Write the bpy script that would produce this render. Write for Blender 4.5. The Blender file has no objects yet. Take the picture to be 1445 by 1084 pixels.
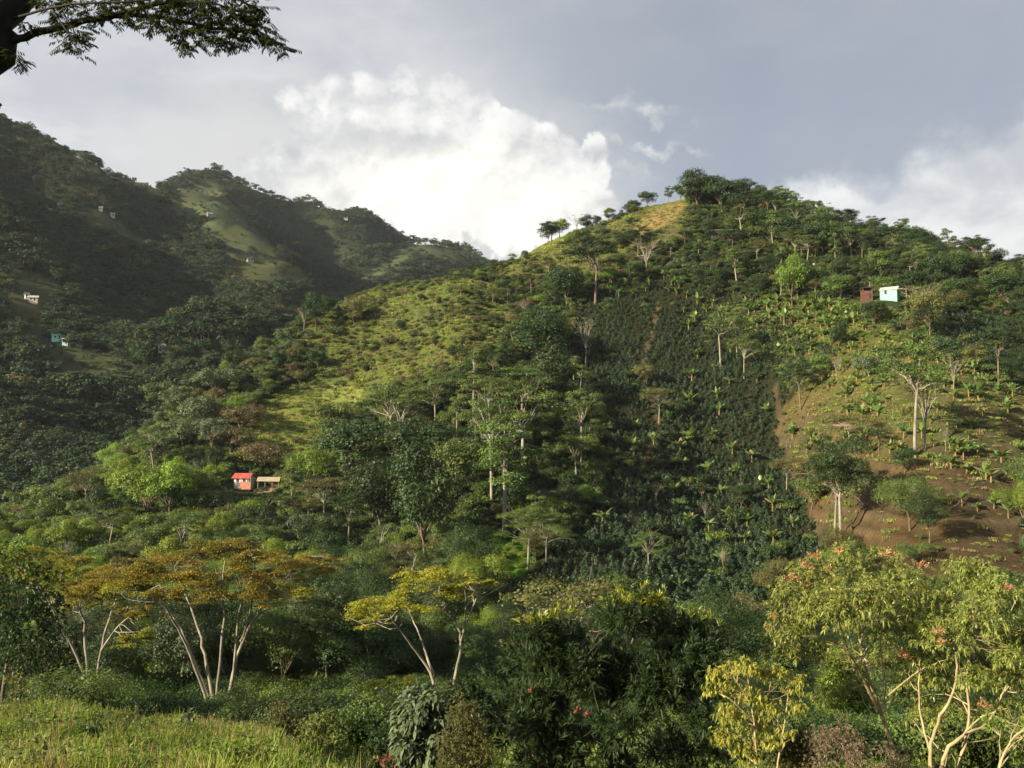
import bpy, math
import numpy as np

# ------------------------------------------------------------------ camera, world, sun, exposure
SC = bpy.context.scene
C = SC.collection
R = math.radians
W0, H0, FPX, HOR = 1445.0, 1084.0, 1156.0, 600.0
PITCH = math.atan((HOR - H0 / 2) / FPX)
cam_d = bpy.data.cameras.new('camera'); cam_d.sensor_width = 36.0; cam_d.lens = FPX / W0 * 36.0
cam_d.clip_start = 0.1; cam_d.clip_end = 12000
cam = bpy.data.objects.new('camera', cam_d); C.objects.link(cam)
cam.location = (0, 0, 0); cam.rotation_euler = (R(90) + PITCH, 0, 0)
SC.camera = cam
SC.view_settings.view_transform = 'Standard'; SC.view_settings.look = 'None'
SC.view_settings.exposure = 1.34; SC.view_settings.gamma = 1.0
SC.view_settings.use_curve_mapping = False
SC.cycles.max_bounces = 5; SC.cycles.diffuse_bounces = 2; SC.cycles.transmission_bounces = 2
SC.cycles.volume_bounces = 0; SC.cycles.transparent_max_bounces = 4
SC.cycles.use_adaptive_sampling = True

SUN_EL, SUN_BACK = R(22), R(31)            # elevation; how far behind the viewer's left shoulder
sd = (-math.cos(SUN_EL) * math.cos(SUN_BACK), -math.cos(SUN_EL) * math.sin(SUN_BACK), math.sin(SUN_EL))
sun_d = bpy.data.lights.new('sun', 'SUN'); sun_d.energy = 5.0; sun_d.angle = R(0.6); sun_d.color = (1.0, 0.87, 0.64)
sun = bpy.data.objects.new('sun', sun_d); C.objects.link(sun)
from mathutils import Vector
sun.rotation_euler = Vector(sd).to_track_quat('Z', 'Y').to_euler()


class NT:
    """tiny helper for writing node expressions"""
    def __init__(s, nt): s.nt = nt; s.n = nt.nodes; s.l = nt.links
    def put(s, sock, v):
        if hasattr(v, 'is_output'): s.l.new(v, sock)
        else: sock.default_value = v
    def m(s, op, a, b=0.0, c=None, clamp=False):
        nd = s.n.new('ShaderNodeMath'); nd.operation = op; nd.use_clamp = clamp
        s.put(nd.inputs[0], a); s.put(nd.inputs[1], b)
        if c is not None: s.put(nd.inputs[2], c)
        return nd.outputs[0]
    def ss(s, v, lo, hi, a=0.0, b=1.0):
        nd = s.n.new('ShaderNodeMapRange'); nd.interpolation_type = 'SMOOTHSTEP'
        s.put(nd.inputs[0], v); s.put(nd.inputs[1], lo); s.put(nd.inputs[2], hi); s.put(nd.inputs[3], a); s.put(nd.inputs[4], b)
        return nd.outputs[0]
    def mix(s, f, a, b, mode='MIX'):
        nd = s.n.new('ShaderNodeMix'); nd.data_type = 'RGBA'; nd.blend_type = mode
        s.put(nd.inputs[0], f); s.put(nd.inputs[6], a); s.put(nd.inputs[7], b)
        return nd.outputs[2]
    def noise(s, vec, scale, detail=5, rough=0.55, dist=0.0):
        nd = s.n.new('ShaderNodeTexNoise'); nd.inputs['Scale'].default_value = scale
        nd.inputs['Detail'].default_value = detail; nd.inputs['Roughness'].default_value = rough
        nd.inputs['Distortion'].default_value = dist
        if vec is not None: s.l.new(vec, nd.inputs['Vector'])
        return nd.outputs['Fac']


def col(r, g, b): return (r, g, b, 1.0)


wd = bpy.data.worlds.new('World'); SC.world = wd; wd.use_nodes = True
wd.node_tree.nodes.clear()
N = NT(wd.node_tree)
tc = N.n.new('ShaderNodeTexCoord')
sep = N.n.new('ShaderNodeSeparateXYZ'); N.l.new(tc.outputs['Generated'], sep.inputs[0])
yy = N.m('MAXIMUM', N.m('ABSOLUTE', sep.outputs[1]), 0.25)
U = N.m('DIVIDE', sep.outputs[0], yy); V = N.m('DIVIDE', sep.outputs[2], yy)      # bearing and height of a sky direction
D3 = tc.outputs['Generated']


def su(px): return (px - 722.5) / FPX
def sv(py): return (HOR - py) / FPX


n_warp1 = N.m('SUBTRACT', N.noise(D3, 9.0, 8, 0.6), 0.5)
mp = N.n.new('ShaderNodeMapping'); mp.inputs['Location'].default_value = (3.1, 1.7, 5.2); N.l.new(D3, mp.inputs[0])
n_warp2 = N.m('SUBTRACT', N.noise(mp.outputs[0], 8.0, 8, 0.6), 0.5)
mpv = N.n.new('ShaderNodeMapping'); mpv.inputs['Scale'].default_value = (1.0, 1.0, 2.2); N.l.new(D3, mpv.inputs[0])
n_soft = N.noise(mpv.outputs[0], 3.2, 6, 0.5)
n_mid = N.noise(mpv.outputs[0], 7.0, 7, 0.55, 0.3)
n_big = N.noise(mp.outputs[0], 2.2, 4, 0.5)
UW = N.m('MULTIPLY_ADD', n_warp1, 0.13, U); VW = N.m('MULTIPLY_ADD', n_warp2, 0.13, V)
US = N.m('MULTIPLY_ADD', n_warp1, 0.25, U); VS = N.m('MULTIPLY_ADD', n_warp2, 0.20, V)


def blob(px, py, rx, ry, uu=UW, vv=VW):
    """1 in the middle of an ellipse of sky, 0 on its rim, negative outside"""
    a = N.m('DIVIDE', N.m('SUBTRACT', uu, su(px)), rx / FPX); b = N.m('DIVIDE', N.m('SUBTRACT', vv, sv(py)), ry / FPX)
    return N.m('SUBTRACT', 1.0, N.m('SQRT', N.m('ADD', N.m('MULTIPLY', a, a), N.m('MULTIPLY', b, b))))


sky = N.n.new('ShaderNodeTexSky'); sky.sky_type = 'NISHITA'; sky.sun_disc = False
sky.sun_elevation = SUN_EL; sky.sun_rotation = math.atan2(sd[0], sd[1]); sky.dust_density = 2.0
clear = N.mix(1.0, sky.outputs[0], col(0.075, 0.075, 0.075), 'MULTIPLY')
# overcast sheet: pale to the left, slate blue to the right
slate = N.mix(N.ss(U, su(100), su(1250)), col(0.57, 0.585, 0.605), col(0.245, 0.285, 0.355))
slate = N.mix(N.ss(V, sv(420), sv(-150)), slate, N.mix(N.ss(U, su(300), su(1100)), col(0.50, 0.51, 0.53), col(0.27, 0.295, 0.35)))
veil = N.mix(N.ss(n_mid, 0.3, 0.75), col(0.46, 0.475, 0.505), col(0.70, 0.70, 0.695))
lefty = N.ss(U, su(1100), su(150))
vm = N.m('MULTIPLY', N.ss(n_soft, 0.36, 0.58), N.m('MULTIPLY_ADD', lefty, 0.78, 0.14))
c = N.mix(vm, slate, veil)
streak = N.m('MULTIPLY', N.ss(n_big, 0.45, 0.7), 0.35)
c = N.mix(streak, c, col(0.34, 0.36, 0.40))
c = N.mix(0.18, c, clear)
# right-hand cloud bank, rising to the frame's edge
rb = N.m('MAXIMUM', N.m('MAXIMUM', blob(1390, 310, 270, 125, US, VS), blob(1500, 235, 210, 100, US, VS)), blob(1250, 325, 190, 85, US, VS))
rcol = N.mix(N.ss(n_mid, 0.36, 0.66), col(0.43, 0.45, 0.48), col(0.68, 0.68, 0.68))
c = N.mix(N.m('MULTIPLY', N.ss(rb, -0.05, 0.45), 0.92), c, rcol)
# cumulus: soft glowing body, crisp upper edge
body = blob(500, 260, 450, 190, US, VS)
c = N.mix(N.m('MULTIPLY', N.ss(body, -0.12, 0.5), 0.8), c, col(0.54, 0.54, 0.535))
cb = None
nb1 = N.m('SUBTRACT', N.noise(D3, 26.0, 6, 0.6), 0.5); nb2 = N.m('SUBTRACT', N.noise(mp.outputs[0], 24.0, 6, 0.6), 0.5)
UB = N.m('MULTIPLY_ADD', nb1, 0.055, N.m('MULTIPLY_ADD', n_warp1, 0.03, U)); VB = N.m('MULTIPLY_ADD', nb2, 0.055, N.m('MULTIPLY_ADD', n_warp2, 0.03, V))
for e in [(600, 270, 215, 95), (690, 290, 150, 75), (560, 180, 130, 70), (455, 190, 70, 70), (700, 215, 85, 70), (405, 135, 34, 20), (455, 118, 40, 26), (515, 112, 40, 26), (575, 108, 34, 26), (628, 124, 40, 28), (672, 146, 34, 26), (705, 170, 34, 28),
          (750, 190, 44, 34), (785, 222, 48, 40), (822, 240, 46, 42), (840, 212, 24, 34), (826, 286, 54, 36), (345, 232, 34, 20), (395, 215, 46, 34), (420, 262, 60, 36)]:
    b = blob(*e, UB, VB); cb = b if cb is None else N.m('MAXIMUM', cb, b)
n_in = N.noise(mpv.outputs[0], 13.0, 7, 0.62, 0.9)
glow = N.ss(blob(620, 295, 250, 110, US, VS), -0.3, 0.75)
shade = N.ss(n_in, 0.34, 0.62)
def puff(sc_, off):
    ms = []
    for o in (0, 1):
        q = N.n.new('ShaderNodeMapping'); q.inputs['Location'].default_value = (2.3 + off * o * .8, 4.1, 1.2 - off * o); N.l.new(D3, q.inputs[0]); ms.append(N.noise(q.outputs[0], sc_, 6, 0.55, 0.2))
    return N.m('SUBTRACT', ms[0], ms[1])
relief = N.m('ADD', N.m('MULTIPLY', puff(12.0, 0.022), 3.2), N.m('MULTIPLY', puff(30.0, 0.009), 2.0))
relief = N.m('ADD', 0.55, relief, clamp=True)
incol = N.mix(relief, col(0.43, 0.44, 0.465), col(0.74, 0.735, 0.715))
incol = N.mix(N.m('MULTIPLY', shade, 0.35), incol, col(0.70, 0.695, 0.68))
incol = N.mix(N.m('MULTIPLY', N.ss(blob(540, 195, 110, 42, US, VS), -0.1, 0.5), 0.65), incol, col(0.40, 0.41, 0.43))
incol = N.mix(N.m('MULTIPLY', glow, N.m('MULTIPLY_ADD', relief, 0.35, 0.58)), incol, col(0.94, 0.91, 0.81))
cb = N.m('MULTIPLY_ADD', nb1, 1.3, N.m('MULTIPLY_ADD', nb2, 0.9, cb))
edge = N.ss(U, su(470), su(700), 0.65, 0.18)
c = N.mix(N.m('MULTIPLY', N.ss(cb, -0.05, edge), 0.92), c, incol)
wisp = N.m('MAXIMUM', N.m('MAXIMUM', blob(24, 160, 42, 34, US, VS), blob(900, 135, 90, 14, US, VS)), N.m('MAXIMUM', blob(925, 188, 70, 10, US, VS), blob(922, 234, 34, 16, US, VS)))
c = N.mix(N.m('MULTIPLY', N.m('MULTIPLY', N.ss(wisp, -0.2, 1.0), N.ss(n_in, 0.36, 0.66)), 0.75), c, col(0.60, 0.60, 0.60))
# below the horizon the world is only seen by light: keep it dim
c = N.mix(N.ss(V, -0.25, -0.02), col(0.05, 0.06, 0.05), c)
bg = N.n.new('ShaderNodeBackground'); N.l.new(c, bg.inputs[0]); bg.inputs[1].default_value = 0.545
wo = N.n.new('ShaderNodeOutputWorld'); N.l.new(bg.outputs[0], wo.inputs[0])

# ------------------------------------------------------------------ geometry of the view, used to survey the place
cp, sp = math.cos(PITCH), math.sin(PITCH)


def ray(px, py):
    a = (np.asarray(px, float) - W0 / 2) / FPX; b = -(np.asarray(py, float) - H0 / 2) / FPX
    dy = cp - b * sp
    return a / dy, (sp + b * cp) / dy


def P(px, py, Y):
    a, b = ray(px, py); return np.array([a * Y, Y, b * Y], float)


def project(x, y, z):
    d = y * cp + z * sp; u = -y * sp + z * cp
    return W0 / 2 + FPX * x / d, H0 / 2 - FPX * u / d


# ------------------------------------------------------------------ noise
def vnoise(x, y, seed=0):
    xi = np.floor(x).astype(np.int64); yi = np.floor(y).astype(np.int64); xf = x - xi; yf = y - yi
    def h(i, j):
        n = (i * 374761393 + j * 668265263 + seed * 982451653) & 0xffffffff
        n = ((n ^ (n >> 13)) * 1274126177) & 0xffffffff
        return ((n ^ (n >> 16)) & 0xffff) / 32767.5 - 1.0
    u = xf * xf * (3 - 2 * xf); v = yf * yf * (3 - 2 * yf)
    return (h(xi, yi) * (1 - u) + h(xi + 1, yi) * u) * (1 - v) + (h(xi, yi + 1) * (1 - u) + h(xi + 1, yi + 1) * u) * v


def fbm(x, y, seed=0, oct=4):
    s = 0; a = 1; t = 0
    for k in range(oct):
        s = s + a * vnoise(x * 2 ** k, y * 2 ** k, seed + k * 17); t += a; a *= 0.5
    return s / t


# ------------------------------------------------------------------ the survey: per bearing, (distance, row) of the bare ground
NEAR_L = [(3, 1255), (8, 1176), (15, 1124), (22, 1080), (29, 1032), (36, 1014)]
NEAR_L2 = [(3, 1255), (8, 1178), (15, 1130), (22, 1092), (29, 1050), (36, 1036)]
NEAR_M = [(3, 1255), (8, 1185), (15, 1150), (25, 1130), (36, 1100)]
NEAR_R = [(3, 1255), (8, 1190), (15, 1165), (25, 1160), (36, 1125)]
TAIL = [(620, 560), (1000, 580), (2800, 592)]
SURVEY = {
    -650: NEAR_L + [(45, 1022), (68, 1035), (100, 960), (150, 860), (200, 770), (280, 690), (330, 660), (400, 520), (500, 350), (600, 150), (700, -50), (800, -150), (1200, 100), (2800, 500)],  # unseen ridge left of frame, raised high to shade the mountains
    -200: NEAR_L + [(45, 1022), (68, 1035), (100, 960), (150, 870), (200, 785), (280, 712), (330, 720), (370, 650), (420, 560), (500, 430), (620, 300), (780, 150), (900, 50), (1200, 250), (2800, 520)],  # also out of frame, built up for the shadow it casts
    0: NEAR_L + [(45, 1022), (68, 1035), (100, 965), (150, 875), (200, 800), (265, 735), (310, 760), (340, 740), (375, 680), (420, 590), (470, 500), (530, 425), (640, 340), (780, 262), (950, 158), (1250, 300), (2800, 540)],
    100: NEAR_L + [(45, 1022), (68, 1035), (100, 960), (150, 870), (200, 790), (255, 722), (275, 700), (330, 760), (365, 700), (420, 610), (490, 510), (560, 440), (680, 360), (820, 290), (1000, 208), (1300, 330), (2800, 540)],
    165: NEAR_L2 + [(45, 1036), (68, 1035), (100, 955), (150, 865), (200, 785), (250, 705), (285, 640), (340, 740), (390, 680), (450, 600), (540, 510), (680, 420), (820, 340), (1060, 238), (1350, 330), (2800, 540)],
    215: NEAR_L2 + [(45, 1038), (68, 1035), (100, 950), (150, 862), (200, 782), (250, 695), (285, 620), (303, 562), (350, 660), (410, 640), (480, 570), (580, 500), (720, 430), (860, 360), (1000, 300), (1150, 258), (1350, 300), (1480, 246), (1800, 350), (2800, 540)],
    300: NEAR_L2 + [(45, 1040), (68, 1035), (100, 945), (150, 850), (200, 775), (250, 695), (290, 600), (325, 492), (370, 590), (430, 610), (520, 550), (650, 480), (800, 400), (900, 335), (1010, 264), (1150, 300), (1300, 275), (1480, 226), (1800, 350), (2800, 540)],
    360: [(3, 1255), (8, 1175), (15, 1125), (22, 1082), (29, 1066), (36, 1052), (48, 1045), (68, 1035), (100, 945), (150, 848), (200, 770), (250, 690), (295, 590), (335, 465), (385, 570), (450, 600), (550, 540), (700, 460), (820, 400), (920, 350), (1010, 310), (1150, 340), (1300, 300), (1480, 234), (1800, 350), (2800, 540)],
    430: [(3, 1255), (8, 1178), (15, 1135), (22, 1112), (30, 1082), (45, 1062), (68, 1035), (100, 945), (145, 850), (195, 768), (245, 685), (295, 575), (352, 412), (410, 530), (500, 560), (650, 500), (800, 445), (900, 412), (990, 402), (1120, 440), (1300, 350), (1500, 246), (1800, 370), (2800, 540)],
    500: NEAR_M + [(60, 1045), (85, 980), (125, 880), (175, 790), (225, 715), (280, 610), (325, 510), (372, 378), (430, 480), (600, 540), (850, 490), (1150, 400), (1500, 272), (1800, 400), (2800, 545)],
    570: NEAR_M + [(60, 1045), (85, 975), (120, 880), (165, 790), (210, 715), (260, 615), (315, 500), (380, 364), (440, 460), (650, 520), (950, 450), (1250, 385), (1500, 298), (1800, 410), (2800, 545)],
    640: NEAR_M + [(60, 1045), (82, 975), (112, 880), (150, 790), (192, 700), (240, 600), (300, 490), (385, 360), (450, 440), (700, 490), (1000, 440), (1300, 390), (1500, 328), (1800, 420), (2800, 545)],
    700: NEAR_M + [(60, 1050), (82, 975), (108, 880), (142, 790), (182, 700), (235, 590), (300, 480), (360, 410), (410, 354), (470, 420), (700, 480), (1100, 430), (1500, 380), (2000, 352), (2400, 360), (2800, 545)],
    770: NEAR_M + [(60, 1050), (82, 980), (110, 885), (145, 790), (185, 700), (240, 590), (305, 470), (370, 380), (425, 314), (480, 400)] + TAIL,
    850: NEAR_M + [(60, 1060), (84, 985), (116, 885), (155, 790), (198, 700), (250, 590), (310, 470), (370, 370), (420, 284), (480, 380)] + TAIL,
    915: NEAR_R + [(60, 1065), (86, 990), (122, 885), (165, 790), (208, 700), (255, 590), (308, 470), (360, 370), (408, 246), (470, 350)] + TAIL,
    985: NEAR_R + [(60, 1070), (88, 990), (128, 885), (172, 790), (215, 700), (258, 590), (305, 480), (350, 370), (400, 234), (470, 350)] + TAIL,
    1050: NEAR_R + [(60, 1070), (88, 990), (130, 885), (176, 780), (215, 690), (252, 590), (295, 480), (340, 370), (392, 252), (460, 350)] + TAIL,
    1120: NEAR_R + [(60, 1070), (88, 990), (126, 885), (168, 780), (202, 690), (236, 590), (275, 490), (320, 390), (385, 274), (450, 370)] + TAIL,
    1180: NEAR_R + [(60, 1065), (85, 990), (115, 885), (148, 780), (182, 680), (215, 580), (250, 490), (300, 400), (375, 299), (440, 390)] + TAIL,
    1260: NEAR_R + [(60, 1060), (82, 985), (110, 880), (140, 770), (168, 670), (198, 570), (232, 485), (280, 412), (362, 319), (430, 400)] + TAIL,
    1350: NEAR_R + [(60, 1060), (80, 985), (108, 880), (136, 770), (163, 670), (192, 570), (228, 480), (275, 420), (348, 346), (420, 430)] + TAIL,
    1445: NEAR_R + [(60, 1060), (80, 985), (108, 880), (136, 780), (165, 680), (195, 580), (230, 495), (270, 440), (332, 377), (400, 450)] + TAIL,
    1700: NEAR_R + [(60, 1060), (80, 985), (110, 880), (140, 790), (170, 700), (205, 610), (245, 520), (300, 450), (380, 520)] + TAIL,
    2100: NEAR_R + [(60, 1060), (80, 985), (110, 890), (150, 790), (200, 700), (260, 600), (320, 560), (400, 600)] + TAIL,
}


def gauss(a, s, axis):
    k = np.arange(-int(3 * s) - 1, int(3 * s) + 2); w = np.exp(-k * k / (2 * s * s)); w /= w.sum()
    a = np.moveaxis(a, axis, 0); pad = len(k) // 2
    b = np.concatenate([np.repeat(a[:1], pad, 0), a, np.repeat(a[-1:], pad, 0)], 0)
    out = sum(w[i] * b[i:i + a.shape[0]] for i in range(len(k)))
    return np.moveaxis(out, 0, axis)


NLY = 700
LY = np.linspace(math.log(3), math.log(2800), NLY)
cpx = sorted(SURVEY)
raw = []
for p_ in cpx:
    ys = np.log([q[0] for q in SURVEY[p_]]); zr = ray(p_, np.array([q[1] for q in SURVEY[p_]], float))[1]
    raw.append(np.interp(LY, ys, zr))
raw = gauss(np.array(raw), 7.0, 1)
CG = np.arange(-650, 2101, 5.0)
TAB = np.array([np.interp(CG, cpx, raw[:, k]) for k in range(NLY)]).T
TAB = gauss(TAB, 3.0, 0)
SPURS = []


def hz(x, Y):
    x = np.asarray(x, float); Y = np.asarray(Y, float)
    Yc = np.maximum(Y, 3.0)
    cc = np.clip((W0 / 2 + FPX * cp * x / Yc + 650) / 5.0, 0, len(CG) - 1.001)
    ly = np.clip((np.log(Yc) - LY[0]) / (LY[1] - LY[0]), 0, NLY - 1.001)
    i = cc.astype(int); j = ly.astype(int); u = cc - i; v = ly - j
    zr = (TAB[i, j] * (1 - u) + TAB[i + 1, j] * u) * (1 - v) + (TAB[i, j + 1] * (1 - u) + TAB[i + 1, j + 1] * u) * v
    z = zr * Yc
    w = np.clip((Yc - 40) / 100, 0, 1)
    f = np.clip((Yc - 420) / 250, 0, 1)
    z = z + w * (1 - f) * 2.6 * fbm(x / 38, Y / 38, 3, 4)
    rid = 1 - np.abs(fbm(x / 170 + 0.3 * fbm(x / 90, Y / 90, 8, 2), Y / 260, 21, 3)) * 2.2
    z = z + f * (17 * (rid - 0.45) + 5 * fbm(x / 50, Y / 50, 5, 3)) * np.clip(Yc / 1000, 0.5, 1.4)
    for pts, A, wd_ in SPURS:      # crests and gullies that come down the slopes
        x0, x1, y0, y1 = pts[:, 0].min() - wd_, pts[:, 0].max() + wd_, pts[:, 1].min() - wd_, pts[:, 1].max() + wd_
        k = (x > x0) & (x < x1) & (Y > y0) & (Y < y1)
        if not np.any(k): continue
        xx, yv = (x[k], Y[k]) if np.ndim(x) else (x, Y); dm = np.full(np.shape(xx), 1e9)
        for a, b in zip(pts[:-1], pts[1:]):
            e = b - a; t = np.clip(((xx - a[0]) * e[0] + (yv - a[1]) * e[1]) / (e @ e), 0, 1)
            dm = np.minimum(dm, np.hypot(xx - a[0] - t * e[0], yv - a[1] - t * e[1]))
        u_ = np.clip(1 - dm / wd_, 0, 1); add = A * u_ * u_ * (2.2 - 1.2 * u_)
        if np.ndim(x): z[k] = z[k] + add
        else: z = z + add
    tm = np.clip(1.6 - 1.6 * (((x - 88) / 62) ** 2 + ((Y - 172) / 62) ** 2), 0, 1)      # hand-cut terraces of the planted field
    z = z + tm * .42 * np.sin(z * 2.1 + .8 * fbm(x / 14, Y / 14, 45, 2))
    z = z + (1 - w) * 0.25 * fbm(x / 5, Y / 5, 9, 3)
    return z


YM = np.exp(np.linspace(math.log(8), math.log(2700), 900))


def ground(px, py, ymin=8.0, ymax=2700.0):
    """the point of the ground seen at this place of the photograph (nearest miss counts)"""
    a, b = ray(px, py); Y = YM[(YM >= ymin) & (YM <= ymax)]
    d = hz(a * Y, Y) - b * Y
    k = np.where(d >= 0)[0]
    k = k[0] if len(k) else int(np.argmax(d / Y))
    return np.array([a * Y[k], Y[k], hz(a * Y[k], Y[k])], float)


for pp_, A, wd_, ym_ in [([(-60, 280), (0, 330), (50, 388), (100, 440), (150, 495), (190, 548)], 34, 75, 345), ([(125, 270), (165, 310), (220, 345), (290, 400), (325, 460), (290, 525)], 34, 95, 345),
                         ([(318, 330), (345, 350), (380, 375), (420, 402), (395, 450), (345, 500)], 24, 85, 345), ([(545, 366), (560, 376), (540, 395), (520, 410), (480, 425)], 20, 80, 600), ([(625, 372), (600, 380), (560, 400)], 16, 60, 600),
                         ([(30, 240), (75, 320), (135, 400), (190, 470), (225, 530)], -30, 85, 345), ([(225, 290), (280, 350), (345, 430)], -28, 80, 345), ([(395, 280), (440, 340), (450, 400)], -38, 120, 600), ([(545, 335), (560, 375), (535, 400)], -20, 80, 600),
                         ([(1080, 545), (1108, 640), (1150, 720), (1185, 790)], -4.5, 13, 100), ([(440, 520), (470, 590), (520, 680), (560, 780)], -5, 26, 100), ([(760, 400), (800, 480), (790, 600), (740, 720), (690, 830)], -6, 24, 90),
                         ([(640, 420), (650, 520), (640, 620), (600, 720)], 5, 28, 100), ([(330, 560), (320, 640), (280, 720)], 4, 22, 100)]:
    SPURS.append((np.array([ground(a, b, ym_)[:2] for a, b in pp_]), A, wd_))

# horizon seen so far along each bearing, for dropping what nothing can show
VX = np.arange(-200, 1651, 5.0)
vxr = (VX - W0 / 2) / (FPX * cp)
CM = np.maximum.accumulate(np.array([hz(a * YM, YM) / YM for a in vxr]), axis=1)


def visible(x, y, top):
    cx = (W0 / 2 + FPX * cp * x / y + 200) / 5.0
    ok = (cx > 0) & (cx < len(VX) - 1)
    i = np.clip(cx.astype(int), 0, len(VX) - 1)
    j = np.clip((np.log(y) - math.log(8)) / (math.log(2700) - math.log(8)) * 899, 0, 899).astype(int)
    return ok & ((top / y) > CM[i, j] - 0.0015)


def inpoly(px, py, poly):
    px = np.asarray(px, float); py = np.asarray(py, float); r = np.zeros(px.shape, bool); n = len(poly)
    for i in range(n):
        x1, y1 = poly[i]; x2, y2 = poly[(i + 1) % n]
        if y1 == y2: continue
        cnd = ((y1 > py) != (y2 > py)) & (px < (x2 - x1) * (py - y1) / (y2 - y1) + x1)
        r ^= cnd
    return r


Z = dict(
    pasture=[(300, 645), (330, 600), (385, 558), (455, 528), (420, 480), (470, 425), (560, 396), (640, 392), (700, 402), (725, 450), (700, 500), (640, 520), (560, 545), (500, 590), (470, 640), (440, 690)],
    flank=[(735, 365), (775, 340), (805, 322), (850, 306), (890, 286), (925, 264), (960, 258), (975, 305), (960, 345), (900, 372), (850, 392), (800, 400), (740, 400), (690, 392)],
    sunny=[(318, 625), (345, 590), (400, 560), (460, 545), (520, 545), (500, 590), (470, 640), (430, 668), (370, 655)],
    patch=[(283, 285), (318, 290), (333, 318), (320, 324), (298, 310)],
    patch2=[(318, 350), (345, 352), (375, 372), (350, 368)],
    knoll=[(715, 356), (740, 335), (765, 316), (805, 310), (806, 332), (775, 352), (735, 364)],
    soil=[(1110, 560), (1190, 490), (1260, 470), (1330, 500), (1400, 540), (1460, 560), (1460, 830), (1250, 830), (1170, 770), (1100, 640)],
    coffee=[(830, 410), (930, 395), (1060, 420), (1130, 470), (1180, 500), (1110, 560), (1100, 640), (1170, 770), (1185, 850), (1100, 930), (1000, 960), (850, 940), (700, 900), (745, 820), (800, 760), (850, 700), (860, 600), (790, 520)],
    rows=[(1300, 450), (1380, 440), (1460, 450), (1460, 545), (1400, 530), (1330, 490)],
    terrace=[(1010, 425), (1240, 425), (1290, 450), (1260, 470), (1190, 490), (1110, 540), (1040, 470)],
    bare=[(898, 325), (920, 280), (958, 266), (972, 288), (950, 316), (915, 332)],
    vines=[(635, 760), (690, 745), (755, 775), (740, 830), (660, 815)],
    # far left
    knob=[(232, 300), (250, 268), (275, 256), (305, 256), (335, 280), (372, 330), (395, 352), (385, 368), (350, 350), (330, 365), (300, 330), (285, 305), (262, 330)],
    tongue=[(318, 350), (360, 358), (405, 375), (432, 405), (405, 413), (335, 408), (310, 380)],
    ridgegrass=[(70, 205), (110, 222), (170, 240), (235, 255), (225, 285), (160, 262), (110, 240)],
    spur1=[(25, 385), (60, 385), (105, 420), (75, 430), (60, 500), (150, 505), (190, 545), (120, 555), (50, 520), (20, 450)],
    spur2=[(95, 295), (150, 305), (215, 340), (200, 355), (130, 330)],
    slope3=[(530, 375), (560, 355), (600, 350), (560, 385), (500, 415)],
    notch=[(590, 345), (650, 350), (640, 375), (590, 372)],
    lefthill=[(0, 560), (100, 545), (120, 620), (60, 640), (0, 640)],
    meadow=[(-400, 1300), (-400, 985), (60, 985), (200, 1002), (330, 1035), (430, 1058), (520, 1100), (600, 1300)],
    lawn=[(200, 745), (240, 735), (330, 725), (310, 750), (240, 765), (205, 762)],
)


def zone(name, px, py): return inpoly(px, py, Z[name])


# ------------------------------------------------------------------ materials
def new_mat(name):
    m = bpy.data.materials.new(name); m.use_nodes = True; m.node_tree.nodes.clear(); return m, NT(m.node_tree)


def out(n, sh):
    o = n.n.new('ShaderNodeOutputMaterial'); n.l.new(sh, o.inputs[0])


def pbr(n, c, rough=0.7, spec=0.25, normal=None):
    b = n.n.new('ShaderNodeBsdfPrincipled'); n.put(b.inputs['Base Color'], c); n.put(b.inputs['Roughness'], rough)
    b.inputs['Specular IOR Level'].default_value = spec
    if normal is not None: n.l.new(normal, b.inputs['Normal'])
    return b.outputs[0]


def foliage(name, dark, light, trans=0.3, rough=0.5, spec=0.3, odd=None):
    m, n = new_mat(name)
    at = n.n.new('ShaderNodeAttribute'); at.attribute_name = 'tint'
    oi = n.n.new('ShaderNodeObjectInfo')
    f = n.m('ADD', n.m('MULTIPLY', at.outputs['Fac'], 0.7), n.m('MULTIPLY', oi.outputs['Random'], 0.3))
    c = n.mix(f, col(*dark), col(*light))
    if odd:
        c = n.mix(n.ss(at.outputs['Fac'], 0.86, 0.98), c, col(*odd))
    g = n.n.new('ShaderNodeNewGeometry')
    hs = n.n.new('ShaderNodeHueSaturation'); hs.inputs['Hue'].default_value = 0.5
    n.put(hs.inputs['Hue'], n.m('MULTIPLY_ADD', oi.outputs['Random'], 0.035, 0.4825)); n.put(hs.inputs['Value'], n.m('MULTIPLY_ADD', g.outputs['Random Per Island'], 0.5, 0.75))
    n.l.new(c, hs.inputs['Color'])
    b = pbr(n, hs.outputs[0], rough, spec)
    t = n.n.new('ShaderNodeBsdfTranslucent')
    n.l.new(n.mix(1.0, hs.outputs[0], col(1.25, 1.3, 0.55), 'MULTIPLY'), t.inputs[0])
    mx = n.n.new('ShaderNodeMixShader'); mx.inputs[0].default_value = trans
    n.l.new(b, mx.inputs[1]); n.l.new(t.outputs[0], mx.inputs[2]); out(n, mx.outputs[0])
    return m


def solid(name, c1, c2, scale=3.0, rough=0.8, spec=0.2, stretch=None):
    m, n = new_mat(name)
    t = n.n.new('ShaderNodeTexCoord'); v = t.outputs['Object']
    if stretch:
        mpn = n.n.new('ShaderNodeMapping'); mpn.inputs['Scale'].default_value = stretch; n.l.new(v, mpn.inputs[0]); v = mpn.outputs[0]
    f = n.noise(v, scale, 6, 0.6)
    out(n, pbr(n, n.mix(n.ss(f, 0.3, 0.7), col(*c1), col(*c2)), rough, spec)); return m


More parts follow.
